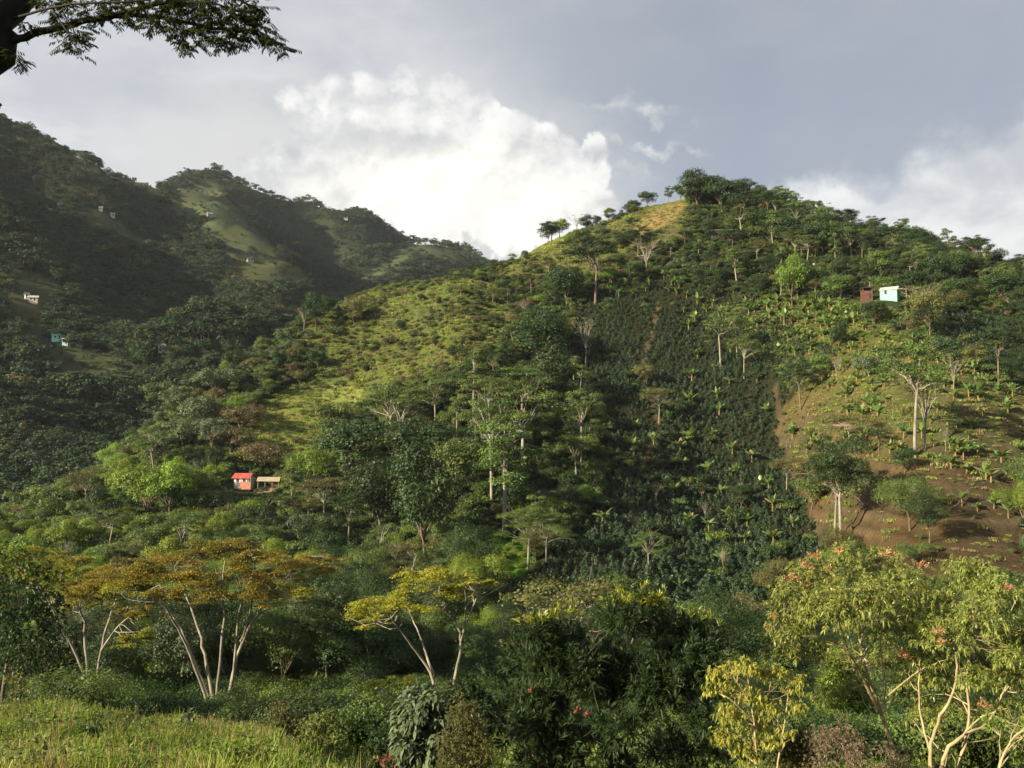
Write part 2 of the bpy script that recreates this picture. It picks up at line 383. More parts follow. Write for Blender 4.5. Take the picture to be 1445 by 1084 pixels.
M = {}
M['dark'] = foliage('dark_green_leaves', (0.018, 0.036, 0.012), (0.056, 0.092, 0.025))
M['mid'] = foliage('mid_green_leaves', (0.048, 0.082, 0.020), (0.140, 0.190, 0.045))
M['bright'] = foliage('bright_green_leaves', (0.085, 0.135, 0.018), (0.220, 0.290, 0.045), 0.4)
M['olive'] = foliage('olive_leaves', (0.070, 0.076, 0.024), (0.165, 0.160, 0.050))
M['greygreen'] = foliage('grey_green_leaves', (0.055, 0.082, 0.038), (0.140, 0.175, 0.088), 0.2, 0.55, 0.25)
M['brown'] = foliage('brownish_leaves', (0.085, 0.072, 0.036), (0.175, 0.140, 0.070))
M['rust'] = foliage('rust_gold_leaflets', (0.118, 0.122, 0.020), (0.300, 0.235, 0.038), 0.35)
M['gold'] = foliage('yellow_green_leaflets', (0.130, 0.150, 0.018), (0.350, 0.345, 0.038), 0.35)
M['far'] = foliage('blue_green_canopy', (0.017, 0.036, 0.018), (0.054, 0.086, 0.038), 0.1, 0.7, 0.1)
M['far2'] = foliage('dull_green_canopy', (0.026, 0.045, 0.023), (0.070, 0.098, 0.046), 0.1, 0.7, 0.1)
M['coffee'] = foliage('coffee_leaves', (0.010, 0.022, 0.010), (0.040, 0.068, 0.026), 0.15, 0.5, 0.25)
M['banana'] = foliage('banana_leaf', (0.085, 0.150, 0.040), (0.200, 0.290, 0.085), 0.35, 0.4, 0.5, odd=(0.24, 0.17, 0.07))
M['bananastem'] = solid('banana_stem', (0.16, 0.11, 0.045), (0.24, 0.18, 0.07), 4)
M['mango'] = foliage('mango_leaves', (0.095, 0.130, 0.026), (0.340, 0.350, 0.085), 0.35, 0.38, 0.45, odd=(0.40, 0.36, 0.06))
M['panicle'] = foliage('mango_flower', (0.26, 0.14, 0.065), (0.42, 0.26, 0.12), 0.2)
M['yellow'] = foliage('yellow_leaves', (0.15, 0.18, 0.035), (0.52, 0.48, 0.085), 0.45, odd=(0.55, 0.36, 0.03))
M['lance'] = foliage('lance_leaves', (0.012, 0.024, 0.009), (0.048, 0.072, 0.022), 0.22, 0.55, 0.2)
M['lancetip'] = foliage('sunlit_lance_leaves', (0.11, 0.15, 0.014), (0.32, 0.33, 0.04), 0.35, 0.4, 0.4)  # sunlight on the upper tips, painted as a brighter leaf colour
M['redleaf'] = foliage('young_red_leaves', (0.16, 0.06, 0.04), (0.30, 0.14, 0.07), 0.3)
M['over'] = foliage('feathery_leaflets', (0.020, 0.032, 0.010), (0.075, 0.090, 0.024), 0.3)
M['grass'] = foliage('meadow_grass', (0.135, 0.205, 0.028), (0.380, 0.450, 0.090), 0.4, 0.5, 0.3, odd=(0.40, 0.32, 0.16))
M['straw'] = foliage('dry_grass', (0.16, 0.13, 0.055), (0.34, 0.27, 0.13), 0.3)
M['scrub'] = foliage('scrub_leaves', (0.080, 0.104, 0.025), (0.215, 0.235, 0.060), 0.3)
M['tan'] = foliage('dry_tan_leaves', (0.13, 0.10, 0.06), (0.32, 0.26, 0.15), 0.2)
M['pale'] = solid('pale_bark', (0.14, 0.125, 0.095), (0.30, 0.27, 0.21), 2.5, stretch=(1, 1, .35))
M['bark'] = solid('brown_bark', (0.075, 0.058, 0.038), (0.17, 0.135, 0.09), 3, stretch=(1, 1, .35))
M['darkbark'] = solid('dark_bark', (0.012, 0.010, 0.008), (0.030, 0.025, 0.019), 9, stretch=(1, 1, .35))
M['tanbark'] = solid('tan_bark', (0.24, 0.19, 0.10), (0.42, 0.34, 0.19), 4, stretch=(1, 1, .35))

# ground
gm, n = new_mat('hillside_ground')
at = n.n.new('ShaderNodeAttribute'); at.attribute_name = 'cover'
ge = n.n.new('ShaderNodeNewGeometry')
f1 = n.noise(ge.outputs['Position'], 0.35, 8, 0.65); f2 = n.noise(ge.outputs['Position'], 0.06, 5, 0.6)
cc_ = n.mix(n.m('MULTIPLY', n.ss(f1, 0.35, 0.7), 0.55), at.outputs['Color'], n.mix(1.0, at.outputs['Color'], col(0.52, 0.58, 0.50), 'MULTIPLY'))
cc_ = n.mix(n.m('MULTIPLY', n.ss(f2, 0.45, 0.75), 0.35), cc_, n.mix(1.0, at.outputs['Color'], col(1.45, 1.35, 1.2), 'MULTIPLY'))
f3 = n.noise(ge.outputs['Position'], 1.6, 6, 0.7); cc_ = n.mix(n.m('MULTIPLY', n.ss(f3, 0.45, 0.62), 0.6), cc_, n.mix(1.0, cc_, col(0.45, 0.55, 0.42), 'MULTIPLY'))
f4 = n.noise(ge.outputs['Position'], 0.022, 5, 0.6); cc_ = n.mix(n.m('MULTIPLY', n.ss(f4, 0.42, 0.62), 0.5), cc_, n.mix(1.0, cc_, col(1.25, 1.0, 0.72), 'MULTIPLY'))
bp = n.n.new('ShaderNodeBump'); bp.inputs['Distance'].default_value = 0.6; bp.inputs['Strength'].default_value = 0.8; n.l.new(f1, bp.inputs['Height'])
out(n, pbr(n, cc_, 0.95, 0.05, bp.outputs[0])); M['ground'] = gm


# ------------------------------------------------------------------ mesh building
class MB:
    def __init__(s): s.v = []; s.q = []; s.mi = []; s.t = []; s.n = 0
    def add(s, v, q, mat=0, tint=None):
        v = np.asarray(v, float).reshape(-1, 3); q = np.asarray(q, int).reshape(-1, 4)
        s.v.append(v); s.q.append(q + s.n); s.n += len(v)
        s.mi.append(np.full(len(q), mat)); s.t.append(np.full(len(q), 0.5) if tint is None else np.broadcast_to(tint, (len(q),)).astype(float))
    def box(s, lo, hi, mat=0, tint=None, rot=0.0, org=(0, 0, 0)):
        x0, y0, z0 = lo; x1, y1, z1 = hi
        v = np.array([(x0, y0, z0), (x1, y0, z0), (x1, y1, z0), (x0, y1, z0), (x0, y0, z1), (x1, y0, z1), (x1, y1, z1), (x0, y1, z1)], float)
        if rot:
            c_, s_ = math.cos(rot), math.sin(rot); v = np.stack([v[:, 0] * c_ - v[:, 1] * s_, v[:, 0] * s_ + v[:, 1] * c_, v[:, 2]], 1)
        v += np.array(org)
        s.add(v, [(3, 2, 1, 0), (4, 5, 6, 7), (0, 1, 5, 4), (1, 2, 6, 5), (2, 3, 7, 6), (3, 0, 4, 7)], mat, tint)
    def slab(s, a, b, c_, d, th, mat=0):
        """a quad given thickness downward"""
        v = np.array([a, b, c_, d], float); w = v - np.array([0, 0, th])
        s.add(np.concatenate([v, w]), [(0, 1, 2, 3), (7, 6, 5, 4), (0, 4, 5, 1), (1, 5, 6, 2), (2, 6, 7, 3), (3, 7, 4, 0)], mat)
    def tube(s, path, rad, sides=6, mat=0, tint=None):
        p = np.asarray(path, float); r = np.broadcast_to(np.asarray(rad, float), (len(p),)); k = len(p)
        d = np.gradient(p, axis=0); d /= np.linalg.norm(d, axis=1)[:, None] + 1e-9
        ref = np.where(np.abs(d[:, 2:3]) > 0.9, np.array([[1., 0, 0]]), np.array([[0, 0, 1.]]))
        u = np.cross(d, ref)
        for i in range(1, k):
            w = u[i - 1] - d[i] * np.dot(u[i - 1], d[i])
            if np.linalg.norm(w) > 1e-6: u[i] = w
        u /= np.linalg.norm(u, axis=1)[:, None] + 1e-9; w = np.cross(d, u)
        a = np.linspace(0, 2 * math.pi, sides, endpoint=False)
        v = p[:, None] + r[:, None, None] * (np.cos(a)[None, :, None] * u[:, None] + np.sin(a)[None, :, None] * w[:, None])
        i = np.arange(k - 1)[:, None] * sides; j = np.arange(sides)[None]; j2 = (j + 1) % sides
        q = np.stack([i + j, i + j2, i + sides + j2, i + sides + j], -1).reshape(-1, 4)
        s.add(v.reshape(-1, 3), q, mat, tint)
    def build(s, name, mats, smooth=False):
        me = bpy.data.meshes.new(name)
        if not s.v: return me
        v = np.concatenate(s.v).astype(np.float32); q = np.concatenate(s.q).astype(np.int32)
        me.vertices.add(len(v)); me.vertices.foreach_set('co', v.ravel())
        me.loops.add(len(q) * 4); me.loops.foreach_set('vertex_index', q.ravel())
        me.polygons.add(len(q)); me.polygons.foreach_set('loop_start', np.arange(0, len(q) * 4, 4, dtype=np.int32))
        for mm in (mats if isinstance(mats, (list, tuple)) else [mats]): me.materials.append(mm)
        me.polygons.foreach_set('material_index', np.concatenate(s.mi).astype(np.int32))
        me.polygons.foreach_set('use_smooth', np.full(len(q), bool(smooth)))
        a = me.attributes.new('tint', 'FLOAT', 'FACE'); a.data.foreach_set('value', np.concatenate(s.t).astype(np.float32))
        me.update(calc_edges=True)
        return me


def unit(v): return v / (np.linalg.norm(v, axis=-1, keepdims=True) + 1e-9)


def chips(mb, c_, nrm, size, rng, mat=0, tint=0.5, aspect=0.6):
    """leaf-sized rhombs lying across the normal"""
    k = len(c_); n_ = unit(nrm); t = unit(np.cross(n_, rng.normal(size=(k, 3)))); b = np.cross(n_, t)
    L = (size * rng.uniform(0.6, 1.35, k))[:, None]
    v = np.stack([c_ - t * L * .5, c_ + b * L * .5 * aspect + t * L * .08, c_ + t * L * .5, c_ - b * L * .5 * aspect + t * L * .08], 1)
    mb.add(v.reshape(-1, 3), np.arange(4 * k).reshape(-1, 4), mat, tint)


def blades(mb, base, d, L, Wd, bend, rng, mat=0, tint=0.5, up=None):
    """pointed leaves of two faces each, bending down"""
    k = len(base); d = unit(d); L = np.broadcast_to(L, (k,))[:, None]; Wd = np.broadcast_to(Wd, (k,))[:, None]
    up = rng.normal(size=(k, 3)) * 0.35 + np.array([0, 0, 1.0]) if up is None else up
    s = unit(np.cross(d, up)); g = np.array([0, 0, -1.0])
    mid = base + d * L * .5 + g * L * bend * .25; tip = base + d * L * .92 + g * L * bend
    v = np.stack([base - s * Wd * .12, base + s * Wd * .12, mid + s * Wd * .5, mid - s * Wd * .5, tip + s * Wd * .06, tip - s * Wd * .06], 1)
    i = np.arange(k)[:, None] * 6
    q = np.stack([i + [0, 1, 2, 3], i + [3, 2, 4, 5]], 1).reshape(-1, 4)
    mb.add(v.reshape(-1, 3), q, mat, np.repeat(np.broadcast_to(tint, (k,)), 2))


def curve(p0, p1, p2, k=7):
    t = np.linspace(0, 1, k)[:, None]
    return (1 - t) ** 2 * np.array(p0) + 2 * t * (1 - t) * np.array(p1) + t * t * np.array(p2)


def smoothpath(pts, k=4):
    p = np.asarray(pts, float); t = np.arange(len(p)); q = np.linspace(0, len(p) - 1, (len(p) - 1) * k + 1)
    o = np.stack([np.interp(q, t, p[:, i]) for i in range(3)], 1)
    for _ in range(2): o[1:-1] = (o[:-2] + 2 * o[1:-1] + o[2:]) / 4
    return o


def lump(mb, rng, c_, rad, flat, nl, size, tint, up=0.35, shell=0.72, mat=0):
    d = unit(rng.normal(size=(nl, 3)))
    d[:, 2] = np.where(d[:, 2] < -0.3, -d[:, 2] * 0.7, d[:, 2])
    r = rng.uniform(shell, 1.08, nl) ** 0.8
    # ragged: the shell swells and shrinks
    r = r * (1 + 0.30 * np.sin(d[:, 0] * 6 + c_[0] * 3) * np.cos(d[:, 1] * 7 + c_[1] * 2)) * np.where(rng.random(nl) < .10, rng.uniform(1.0, 1.35, nl), 1)
    p = np.array(c_) + d * r[:, None] * np.array([rad, rad, rad * flat])
    nn = d * np.array([1, 1, 1 / max(flat, .3)]); nn = unit(nn) + rng.normal(size=(nl, 3)) * 0.45 + np.array([0, 0, up])
    chips(mb, p, nn, size, rng, mat, np.clip(tint + rng.normal(size=nl) * 0.10, 0, 1))


def make_tree(name, seed, H, Rc, style, leafmat, barkmat, nleaf, lsize):
    """returns (trunk mesh, crown mesh) of a tree standing on the origin"""
    rng = np.random.default_rng(seed); tr = MB(); cr = MB()
    if style == 'round':
        z0 = H * rng.uniform(.16, .26); nl = rng.integers(16, 22); cs = []
        for k in range(nl):
            d = unit(rng.normal(size=3)); d[2] = d[2] * .8 + .05
            f = rng.uniform(.45, .85)
            cs.append((np.array([d[0] * Rc * f, d[1] * Rc * f, (H + z0) / 2 + d[2] * (H - z0) * .55 * f]), Rc * rng.uniform(.22, .46), rng.uniform(.65, .95)))
    elif style == 'high':
        z0 = H * .42; nl = 20; cs = []
        for k in range(nl):
            d = unit(rng.normal(size=3)); f = rng.uniform(.35, .9)
            cs.append((np.array([d[0] * Rc * f, d[1] * Rc * f, H * .70 + d[2] * H * .28 * f]), Rc * rng.uniform(.22, .38), rng.uniform(.5, .8)))
    elif style == 'tall':
        z0 = H * .5; nl = 18; cs = []
        for k in range(nl):
            a = rng.uniform(0, 6.28); f = rng.uniform(.2, .8); zz = rng.uniform(.42, .97)
            cs.append((np.array([math.cos(a) * Rc * f, math.sin(a) * Rc * f, H * zz]), Rc * rng.uniform(.28, .42), .6))
    elif style == 'umbrella':
        z0 = H * rng.uniform(.42, .55); nl = rng.integers(20, 28); cs = []
        for k in range(nl):
            a = rng.uniform(0, 6.28); f = math.sqrt(rng.uniform(.02, 1)) * .92
            zz = H * (1 - .04 - .22 * f * f) - rng.uniform(0, .13) * H
            if rng.random() < .35: zz -= H * rng.uniform(.08, .22)
            cs.append((np.array([math.cos(a) * Rc * f, math.sin(a) * Rc * f, zz]), Rc * rng.uniform(.18, .36), rng.uniform(.28, .5)))
    elif style == 'shrub':
        z0 = 0.0; nl = rng.integers(9, 14); cs = []
        for k in range(nl):
            d = unit(rng.normal(size=3)); f = rng.uniform(.2, .75)
            cs.append((np.array([d[0] * Rc * f, d[1] * Rc * f, H * .4 + abs(d[2]) * H * .38 * f]), Rc * rng.uniform(.3, .5), .8))
    elif style == 'bare':
        z0 = H * .35; cs = []
        for k in range(9):
            a = rng.uniform(0, 6.28); f = rng.uniform(.3, 1)
            cs.append((np.array([math.cos(a) * Rc * f, math.sin(a) * Rc * f, H * rng.uniform(.75, 1)]), Rc * .2, .5))
    # trunk and limbs
    r0 = H * .012 + .05
    lean = rng.normal(size=2) * H * .03
    if style == 'shrub':
        for c_, rr, fl in cs[:6]:
            tr.tube(curve((0, 0, -.3), (c_[0] * .3, c_[1] * .3, c_[2] * .6), c_, 5), np.linspace(.07, .03, 5), 5)
    else:
        fork = np.array([lean[0], lean[1], z0])
        tr.tube(curve((0, 0, -H * .08), (lean[0] * .2, lean[1] * .6, z0 * .5), fork, 6), np.linspace(r0 * 1.25, r0 * .8, 6), 7)
        nlimb = {'umbrella': 9, 'round': 7, 'high': 8, 'tall': 7, 'bare': 9}[style]
        for c_, rr, fl in cs[:nlimb]:
            h = c_[2] - z0; s0 = fork * 1.0
            if style == 'tall': s0 = np.array([fork[0], fork[1], rng.uniform(.45, .85) * H * .9]); h = max(c_[2] - s0[2], .5)
            mid = s0 + (c_ - s0) * np.array([.32, .32, .62])
            pth = curve(s0, mid, c_ - np.array([0, 0, rr * fl * .3]), 7)
            pth[1:-1] += rng.normal(size=(5, 3)) * H * .008
            tr.tube(pth, np.linspace(r0 * .62, r0 * .14, 7), 5)
            for q in range(2 if style != 'bare' else 4):
                st = pth[rng.integers(2, 6)]; e = c_ + rng.normal(size=3) * rr * (.7 if style != 'bare' else 1.6)
                tr.tube(curve(st, (st + e) / 2 + [0, 0, rr * .3], e, 5), np.linspace(r0 * .22, r0 * .06, 5), 4)
        if style == 'tall': tr.tube([fork, (lean[0] * .5, lean[1] * .5, H * .8), (0, 0, H * .93)], [r0 * .8, r0 * .45, r0 * .15], 6)
    w = np.array([q[1] ** 2 for q in cs]); w = w / w.sum()
    for (c_, rr, fl), ww in zip(cs, w):
        k = int(nleaf * ww)
        if style == 'bare': k = int(k * .35)
        lump(cr, rng, c_, rr, fl, k, lsize, rng.uniform(.1, .9), up=.25 if style != 'umbrella' else .5, shell=.72 if style != 'umbrella' else .25)
    return tr.build(name + '_trunk', barkmat, True), cr.build(name + '_crown', leafmat)


def link(name, me, parent=None, loc=None, rz=0, sc=None):
    o = bpy.data.objects.new(name, me); C.objects.link(o)
    if parent is not None: o.parent = parent
    if loc is not None: o.location = [float(q) for q in loc]
    if rz: o.rotation_euler[2] = float(rz)
    if sc is not None: o.scale = (float(sc),) * 3 if np.isscalar(sc) else [float(q) for q in sc]
    return o


def tag(o, label=None, cat=None, group=None, kind=None):
    if label: o['label'] = label
    if cat: o['category'] = cat
    if group: o['group'] = group
    if kind: o['kind'] = kind
    return o


def thing(name, label, cat, loc, rz=0, sc=None, group=None):
    return tag(link(name, None, None, loc, rz, sc), label, cat, group)


# ------------------------------------------------------------------ terrain sheets
def cover_colours(x, y, z):
    px, py = project(x, y, z); m_ = y > 2
    c_ = np.tile(np.array([0.034, 0.042, 0.017]), (len(x), 1))
    jx = px + 26 * fbm(x / 11, y / 11, 40, 4); jy = py + 18 * fbm(x / 11, y / 11, 41, 4)
    far = y > 430
    c_[far] = (0.026, 0.036, 0.018)
    fx = px + 22 * fbm(x / 55, y / 55, 47, 4); fy = py + 16 * fbm(x / 55, y / 55, 48, 4); fv = (1 + .45 * fbm(x / 45, y / 45, 49, 4))[:, None]
    def put(nm, colr, sel, jit=1.0):
        k = zone(nm, px + (jx - px) * jit, py + (jy - py) * jit) & sel & m_; c_[k] = colr
    near = (y > 75) & (y < 430)
    put('pasture', (0.078, 0.094, 0.031), near); put('sunny', (0.155, 0.175, 0.050), near, .7); put('flank', (0.085, 0.080, 0.036), near, .6); put('knoll', (0.24, 0.27, 0.05), near, .3)  # sunny and knoll: paler grass colour stands in for sunlight
    put('coffee', (0.020, 0.022, 0.012), near); put('rows', (0.030, 0.045, 0.018), near)
    put('terrace', (0.050, 0.060, 0.024), near)
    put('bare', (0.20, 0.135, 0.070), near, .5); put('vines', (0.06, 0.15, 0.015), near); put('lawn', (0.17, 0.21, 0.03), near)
    gl = np.abs(px - np.interp(py, [540, 600, 660, 720, 780, 830], [1092, 1102, 1118, 1142, 1170, 1186])); k = near & m_ & (gl < 4.5) & (py > 545) & (py < 820); c_[k] = (0.055, 0.045, 0.026)
    gl = np.abs(px - np.interp(py, [430, 520, 600, 700, 800, 900], [930, 905, 930, 890, 905, 860])); k = near & m_ & (gl < 3) & (py > 430) & (py < 900); c_[k] = (0.09, 0.07, 0.04)
    k = zone('soil', jx, jy) & near & m_
    t = np.clip((py - 545) / 120 + .8 * fbm(x / 9, y / 9, 44, 4), 0, 1)[:, None]
    # contour paths: thin terraces of bare earth every few metres of height
    s = np.clip(np.sin(z * 2.1 + 2.2 * fbm(x / 10, y / 10, 45, 3)) * 1.6, 0, 1)[:, None] * .6 * np.clip(.5 + fbm(x / 8, y / 8, 46, 3) * 1.5, 0, 1)[:, None]
    sc_ = (1 - t) * np.array([0.072, 0.080, 0.028]) + t * np.array([0.068, 0.050, 0.030]); sc_ = sc_ * (1 - s) + s * np.array([0.13, 0.10, 0.06])
    c_[k] = sc_[k]
    for nm, cl in (('knob', (0.064, 0.076, 0.040)), ('tongue', (0.072, 0.078, 0.036)), ('ridgegrass', (0.060, 0.070, 0.038)), ('spur1', (0.055, 0.066, 0.032)),
                   ('spur2', (0.058, 0.068, 0.036)), ('slope3', (0.058, 0.072, 0.04)), ('notch', (0.06, 0.072, 0.04)), ('lefthill', (0.045, 0.05, 0.025))):
        k = zone(nm, fx, fy) & (far | ((y > 320) & (px < 260))) & m_; c_[k] = np.array(cl) * fv[k]
    put('patch', (0.028, 0.045, 0.026), far, .1); put('patch2', (0.030, 0.045, 0.026), far, .1)
    k = (y < 75); c_[k] = (0.045, 0.06, 0.02)
    k = zone('meadow', px, py) & (y < 48); c_[k] = (0.10, 0.125, 0.03)
    return c_


ZR = []


def sheet(name, X, Yg):
    Zg = hz(X, Yg); ZR.extend([float(Zg.min()), float(Zg.max())]); r_, k_ = X.shape
    v = np.stack([X, Yg, Zg], -1).reshape(-1, 3)
    i = np.arange(r_ - 1)[:, None] * k_ + np.arange(k_ - 1)[None]
    q = np.stack([i, i + 1, i + k_ + 1, i + k_], -1).reshape(-1, 4)
    mb = MB(); mb.add(v, q); me = mb.build(name, M['ground'], True)
    a = me.attributes.new('cover', 'FLOAT_COLOR', 'POINT')
    cl = cover_colours(v[:, 0], v[:, 1], v[:, 2]); a.data.foreach_set('color', np.concatenate([cl, np.ones((len(cl), 1))], 1).astype(np.float32).ravel())
    o = link(name, me); tag(o, kind='structure'); return o


cr_ = (np.concatenate([np.arange(-800, -60, 20), np.arange(-60, 1506, 4.0), np.arange(1520, 2260, 20)]) - W0 / 2) / (FPX * cp)
for nm, y0, y1, k in (('hillside', 40, 470, 330), ('mountain', 470, 2700, 230)):
    ys = np.exp(np.linspace(math.log(y0), math.log(y1), k)); A, B = np.meshgrid(cr_, ys)
    sheet(nm, A * B, B)
gx, gy = np.meshgrid(np.linspace(-80, 80, 321), np.linspace(-40, 40, 161)); sheet('ground', gx, gy)


# ------------------------------------------------------------------ stuff: what nobody could count, instanced on points
def proto_collection(name, objs):
    col_ = bpy.data.collections.new(name)
    for i, meshes in enumerate(objs):
        mb = meshes if isinstance(meshes, list) else [meshes]
        # several meshes of one plant (trunk and crown) are joined for the instanced copies
        bmv = join_meshes('%s_%02d' % (name, i), mb)
        o = bpy.data.objects.new('%s_%02d' % (name, i), bmv); col_.objects.link(o)
    return col_


def join_meshes(name, ms):
    if len(ms) == 1: return ms[0]
    mb = MB(); mats = []
    for me in ms:
        nv = len(me.vertices); v = np.empty(nv * 3, np.float32); me.vertices.foreach_get('co', v)
        q = np.empty(len(me.loops), np.int32); me.loops.foreach_get('vertex_index', q)
        t = np.empty(len(me.polygons), np.float32); me.attributes['tint'].data.foreach_get('value', t)
        mi = np.empty(len(me.polygons), np.int32); me.polygons.foreach_get('material_index', mi)
        off = len(mats); mats += list(me.materials)
        k0 = mb.n; mb.v.append(v.reshape(-1, 3)); mb.q.append(q.reshape(-1, 4) + k0); mb.n += nv; mb.mi.append(mi + off); mb.t.append(t)
    return mb.build(name, mats)


def stuff(name, label, protos, pts, idx, rz, sc, tilt=None, cat=None):
    me = bpy.data.meshes.new(name); pts = np.asarray(pts, np.float32); k = len(pts)
    me.vertices.add(k); me.vertices.foreach_set('co', pts.ravel())
    a = me.attributes.new('idx', 'INT', 'POINT'); a.data.foreach_set('value', np.asarray(idx, np.int32))
    rot = np.zeros((k, 3), np.float32); rot[:, 2] = rz
    if tilt is not None: rot[:, :2] = tilt
    a = me.attributes.new('rot', 'FLOAT_VECTOR', 'POINT'); a.data.foreach_set('vector', rot.ravel())
    s3 = np.asarray(sc, np.float32); s3 = np.repeat(s3[:, None], 3, 1) if s3.ndim == 1 else s3
    a = me.attributes.new('scl', 'FLOAT_VECTOR', 'POINT'); a.data.foreach_set('vector', np.ascontiguousarray(s3).ravel())
    o = link(name, me); tag(o, label, cat, None, 'stuff')
    ng = bpy.data.node_groups.new(name, 'GeometryNodeTree')
    ng.interface.new_socket('Geometry', in_out='INPUT', socket_type='NodeSocketGeometry')
    ng.interface.new_socket('Geometry', in_out='OUTPUT', socket_type='NodeSocketGeometry')
    gi = ng.nodes.new('NodeGroupInput'); go = ng.nodes.new('NodeGroupOutput')
    ip = ng.nodes.new('GeometryNodeInstanceOnPoints'); ci = ng.nodes.new('GeometryNodeCollectionInfo')
    ci.inputs['Collection'].default_value = protos; ci.inputs['Separate Children'].default_value = True; ci.inputs['Reset Children'].default_value = True
    ip.inputs['Pick Instance'].default_value = True
    def attr(nm, typ):
        nd = ng.nodes.new('GeometryNodeInputNamedAttribute'); nd.data_type = typ; nd.inputs['Name'].default_value = nm; return nd.outputs['Attribute']
    L_ = ng.links.new
    L_(gi.outputs[0], ip.inputs['Points']); L_(ci.outputs[0], ip.inputs['Instance'])
    L_(attr('idx', 'INT'), ip.inputs['Instance Index']); L_(attr('rot', 'FLOAT_VECTOR'), ip.inputs['Rotation']); L_(attr('scl', 'FLOAT_VECTOR'), ip.inputs['Scale'])
    L_(ip.outputs[0], go.inputs[0])
    md = o.modifiers.new('scatter', 'NODES'); md.node_group = ng
    return o


def scatter(rng, y0, y1, dens, px0=-60, px1=1505):
    """random ground points, dens per square metre"""
    a0, a1 = (px0 - W0 / 2) / (FPX * cp), (px1 - W0 / 2) / (FPX * cp)
    area = (a1 - a0) * (y1 * y1 - y0 * y0) / 2
    k = int(area * dens); y = np.sqrt(rng.uniform(y0 * y0, y1 * y1, k)); x = rng.uniform(a0, a1, k) * y
    z = hz(x, y); px, py = project(x, y, z)
    return x, y, z, px, py


def thin(x, y, rad, rng):
    """drop points that stand closer than rad(i) to one kept already"""
    keep = np.zeros(len(x), bool); cell = {}; g = float(np.max(rad))
    for i in range(len(x)):
        a, b = int(x[i] // g), int(y[i] // g); ok = True
        for da in (-1, 0, 1):
            for db in (-1, 0, 1):
                for j in cell.get((a + da, b + db), ()):
                    if (x[i] - x[j]) ** 2 + (y[i] - y[j]) ** 2 < (rad[i] * .5 + rad[j] * .5) ** 2: ok = False; break
                if not ok: break
            if not ok: break
        if ok: keep[i] = True; cell.setdefault((a, b), []).append(i)
    return keep


# ---- far forest on the mountains
rng = np.random.default_rng(11)
far_protos = []
for i in range(10):
    mt = [M['far'], M['far2']][i % 2] if i < 8 else M['olive']
    far_protos.append(list(make_tree('far', 100 + i, 8.5, 4.6 if i % 3 else 5.6, 'umbrella' if i % 3 == 0 else 'round', mt, M['bark'], 480, .95)))
far_col = proto_collection('far_tree_kinds', far_protos)
xs = []
for (y0, y1, dn) in ((340, 520, .055), (520, 900, .032), (900, 1300, .019), (1300, 2500, .010)):
    xs.append(scatter(rng, y0, y1, dn, -60, 860))
x, y, z, px, py = [np.concatenate(q) for q in zip(*xs)]
# only beyond the near hill's crest
CRX = [-200, 0, 100, 165, 215, 300, 360, 430, 500, 570, 640, 700, 770, 900]
CRY = [285, 300, 310, 322, 335, 350, 365, 385, 405, 415, 425, 470, 520, 520]
beyond = y > np.interp(px, CRX, CRY)
grassy = np.zeros(len(x), bool)
for nm in ('knob', 'tongue', 'ridgegrass', 'spur1', 'spur2', 'slope3', 'notch'): grassy |= zone(nm, px + 20 * fbm(x / 55, y / 55, 47, 4), py + 14 * fbm(x / 55, y / 55, 48, 4))
k = beyond & (~grassy | (rng.random(len(x)) < .24)) & visible(x, y, z + 9)
x, y, z, px, py = x[k], y[k], z[k], px[k], py[k]
s = rng.uniform(.6, 1.45, len(x)) * np.where(y > 900, 1.15, 1.0) * np.where(fbm(x / 60, y / 60, 70, 2) > .1, 1.15, .85)
s[grassy[k]] *= rng.uniform(.15, .6, int(grassy[k].sum()))
idx = np.where(fbm(x / 90, y / 90, 71, 3) + rng.normal(size=len(x)) * .3 > 0.05, rng.integers(0, 4, len(x)) * 2, rng.integers(0, 4, len(x)) * 2 + 1)
idx[rng.random(len(x)) < .03] = 8
stuff('far_forest', 'dark unbroken forest over the shaded mountains on the left', far_col, np.stack([x, y, z], 1), idx, rng.uniform(0, 6.28, len(x)), s, cat=None)
print('far forest', len(x))

# ---- kinds of plants on the near hill
KIND = {}
def reg(kind, H, Rc, style, leaf, bark, nl, ls, nvar, seed):
    KIND[kind] = [(make_tree(kind, seed + i, H * f, Rc * f2, style, M[leaf], M[bark], nl, ls)) for i, (f, f2) in enumerate([(1, 1), (.92, 1.1), (1.08, .92), (.96, 1.0), (1.04, 1.08)][:nvar])]
    KIND[kind + '_H'] = H
reg('broad_dark', 10, 4.6, 'round', 'dark', 'bark', 6500, .33, 3, 200)
reg('broad_mid', 9, 4.2, 'round', 'mid', 'bark', 6200, .32, 3, 210)
reg('broad_bright', 9, 4.6, 'round', 'bright', 'bark', 6500, .32, 2, 220)
reg('broad_grey', 8, 4.0, 'round', 'greygreen', 'pale', 5600, .33, 2, 230)
reg('broad_olive', 7, 3.8, 'round', 'olive', 'bark', 5200, .28, 2, 240)
reg('broad_brown', 6.5, 3.6, 'round', 'brown', 'bark', 4600, .26, 2, 250)
reg('shade', 15, 6.2, 'umbrella', 'mid', 'pale', 7000, .29, 4, 260)
reg('shade_dark', 14, 6.0, 'umbrella', 'dark', 'bark', 7000, .30, 3, 270)
reg('shade_gold', 13, 6.0, 'umbrella', 'olive', 'pale', 7000, .29, 2, 280)
reg('tall', 16, 3.6, 'tall', 'mid', 'pale', 7500, .28, 2, 290)
reg('high_dark', 16, 5.2, 'high', 'dark', 'pale', 22000, .19, 2, 350)
reg('bare', 12, 4.0, 'bare', 'olive', 'pale', 900, .35, 2, 300)
reg('shrub_green', 3.2, 2.2, 'shrub', 'mid', 'bark', 900, .30, 3, 310)
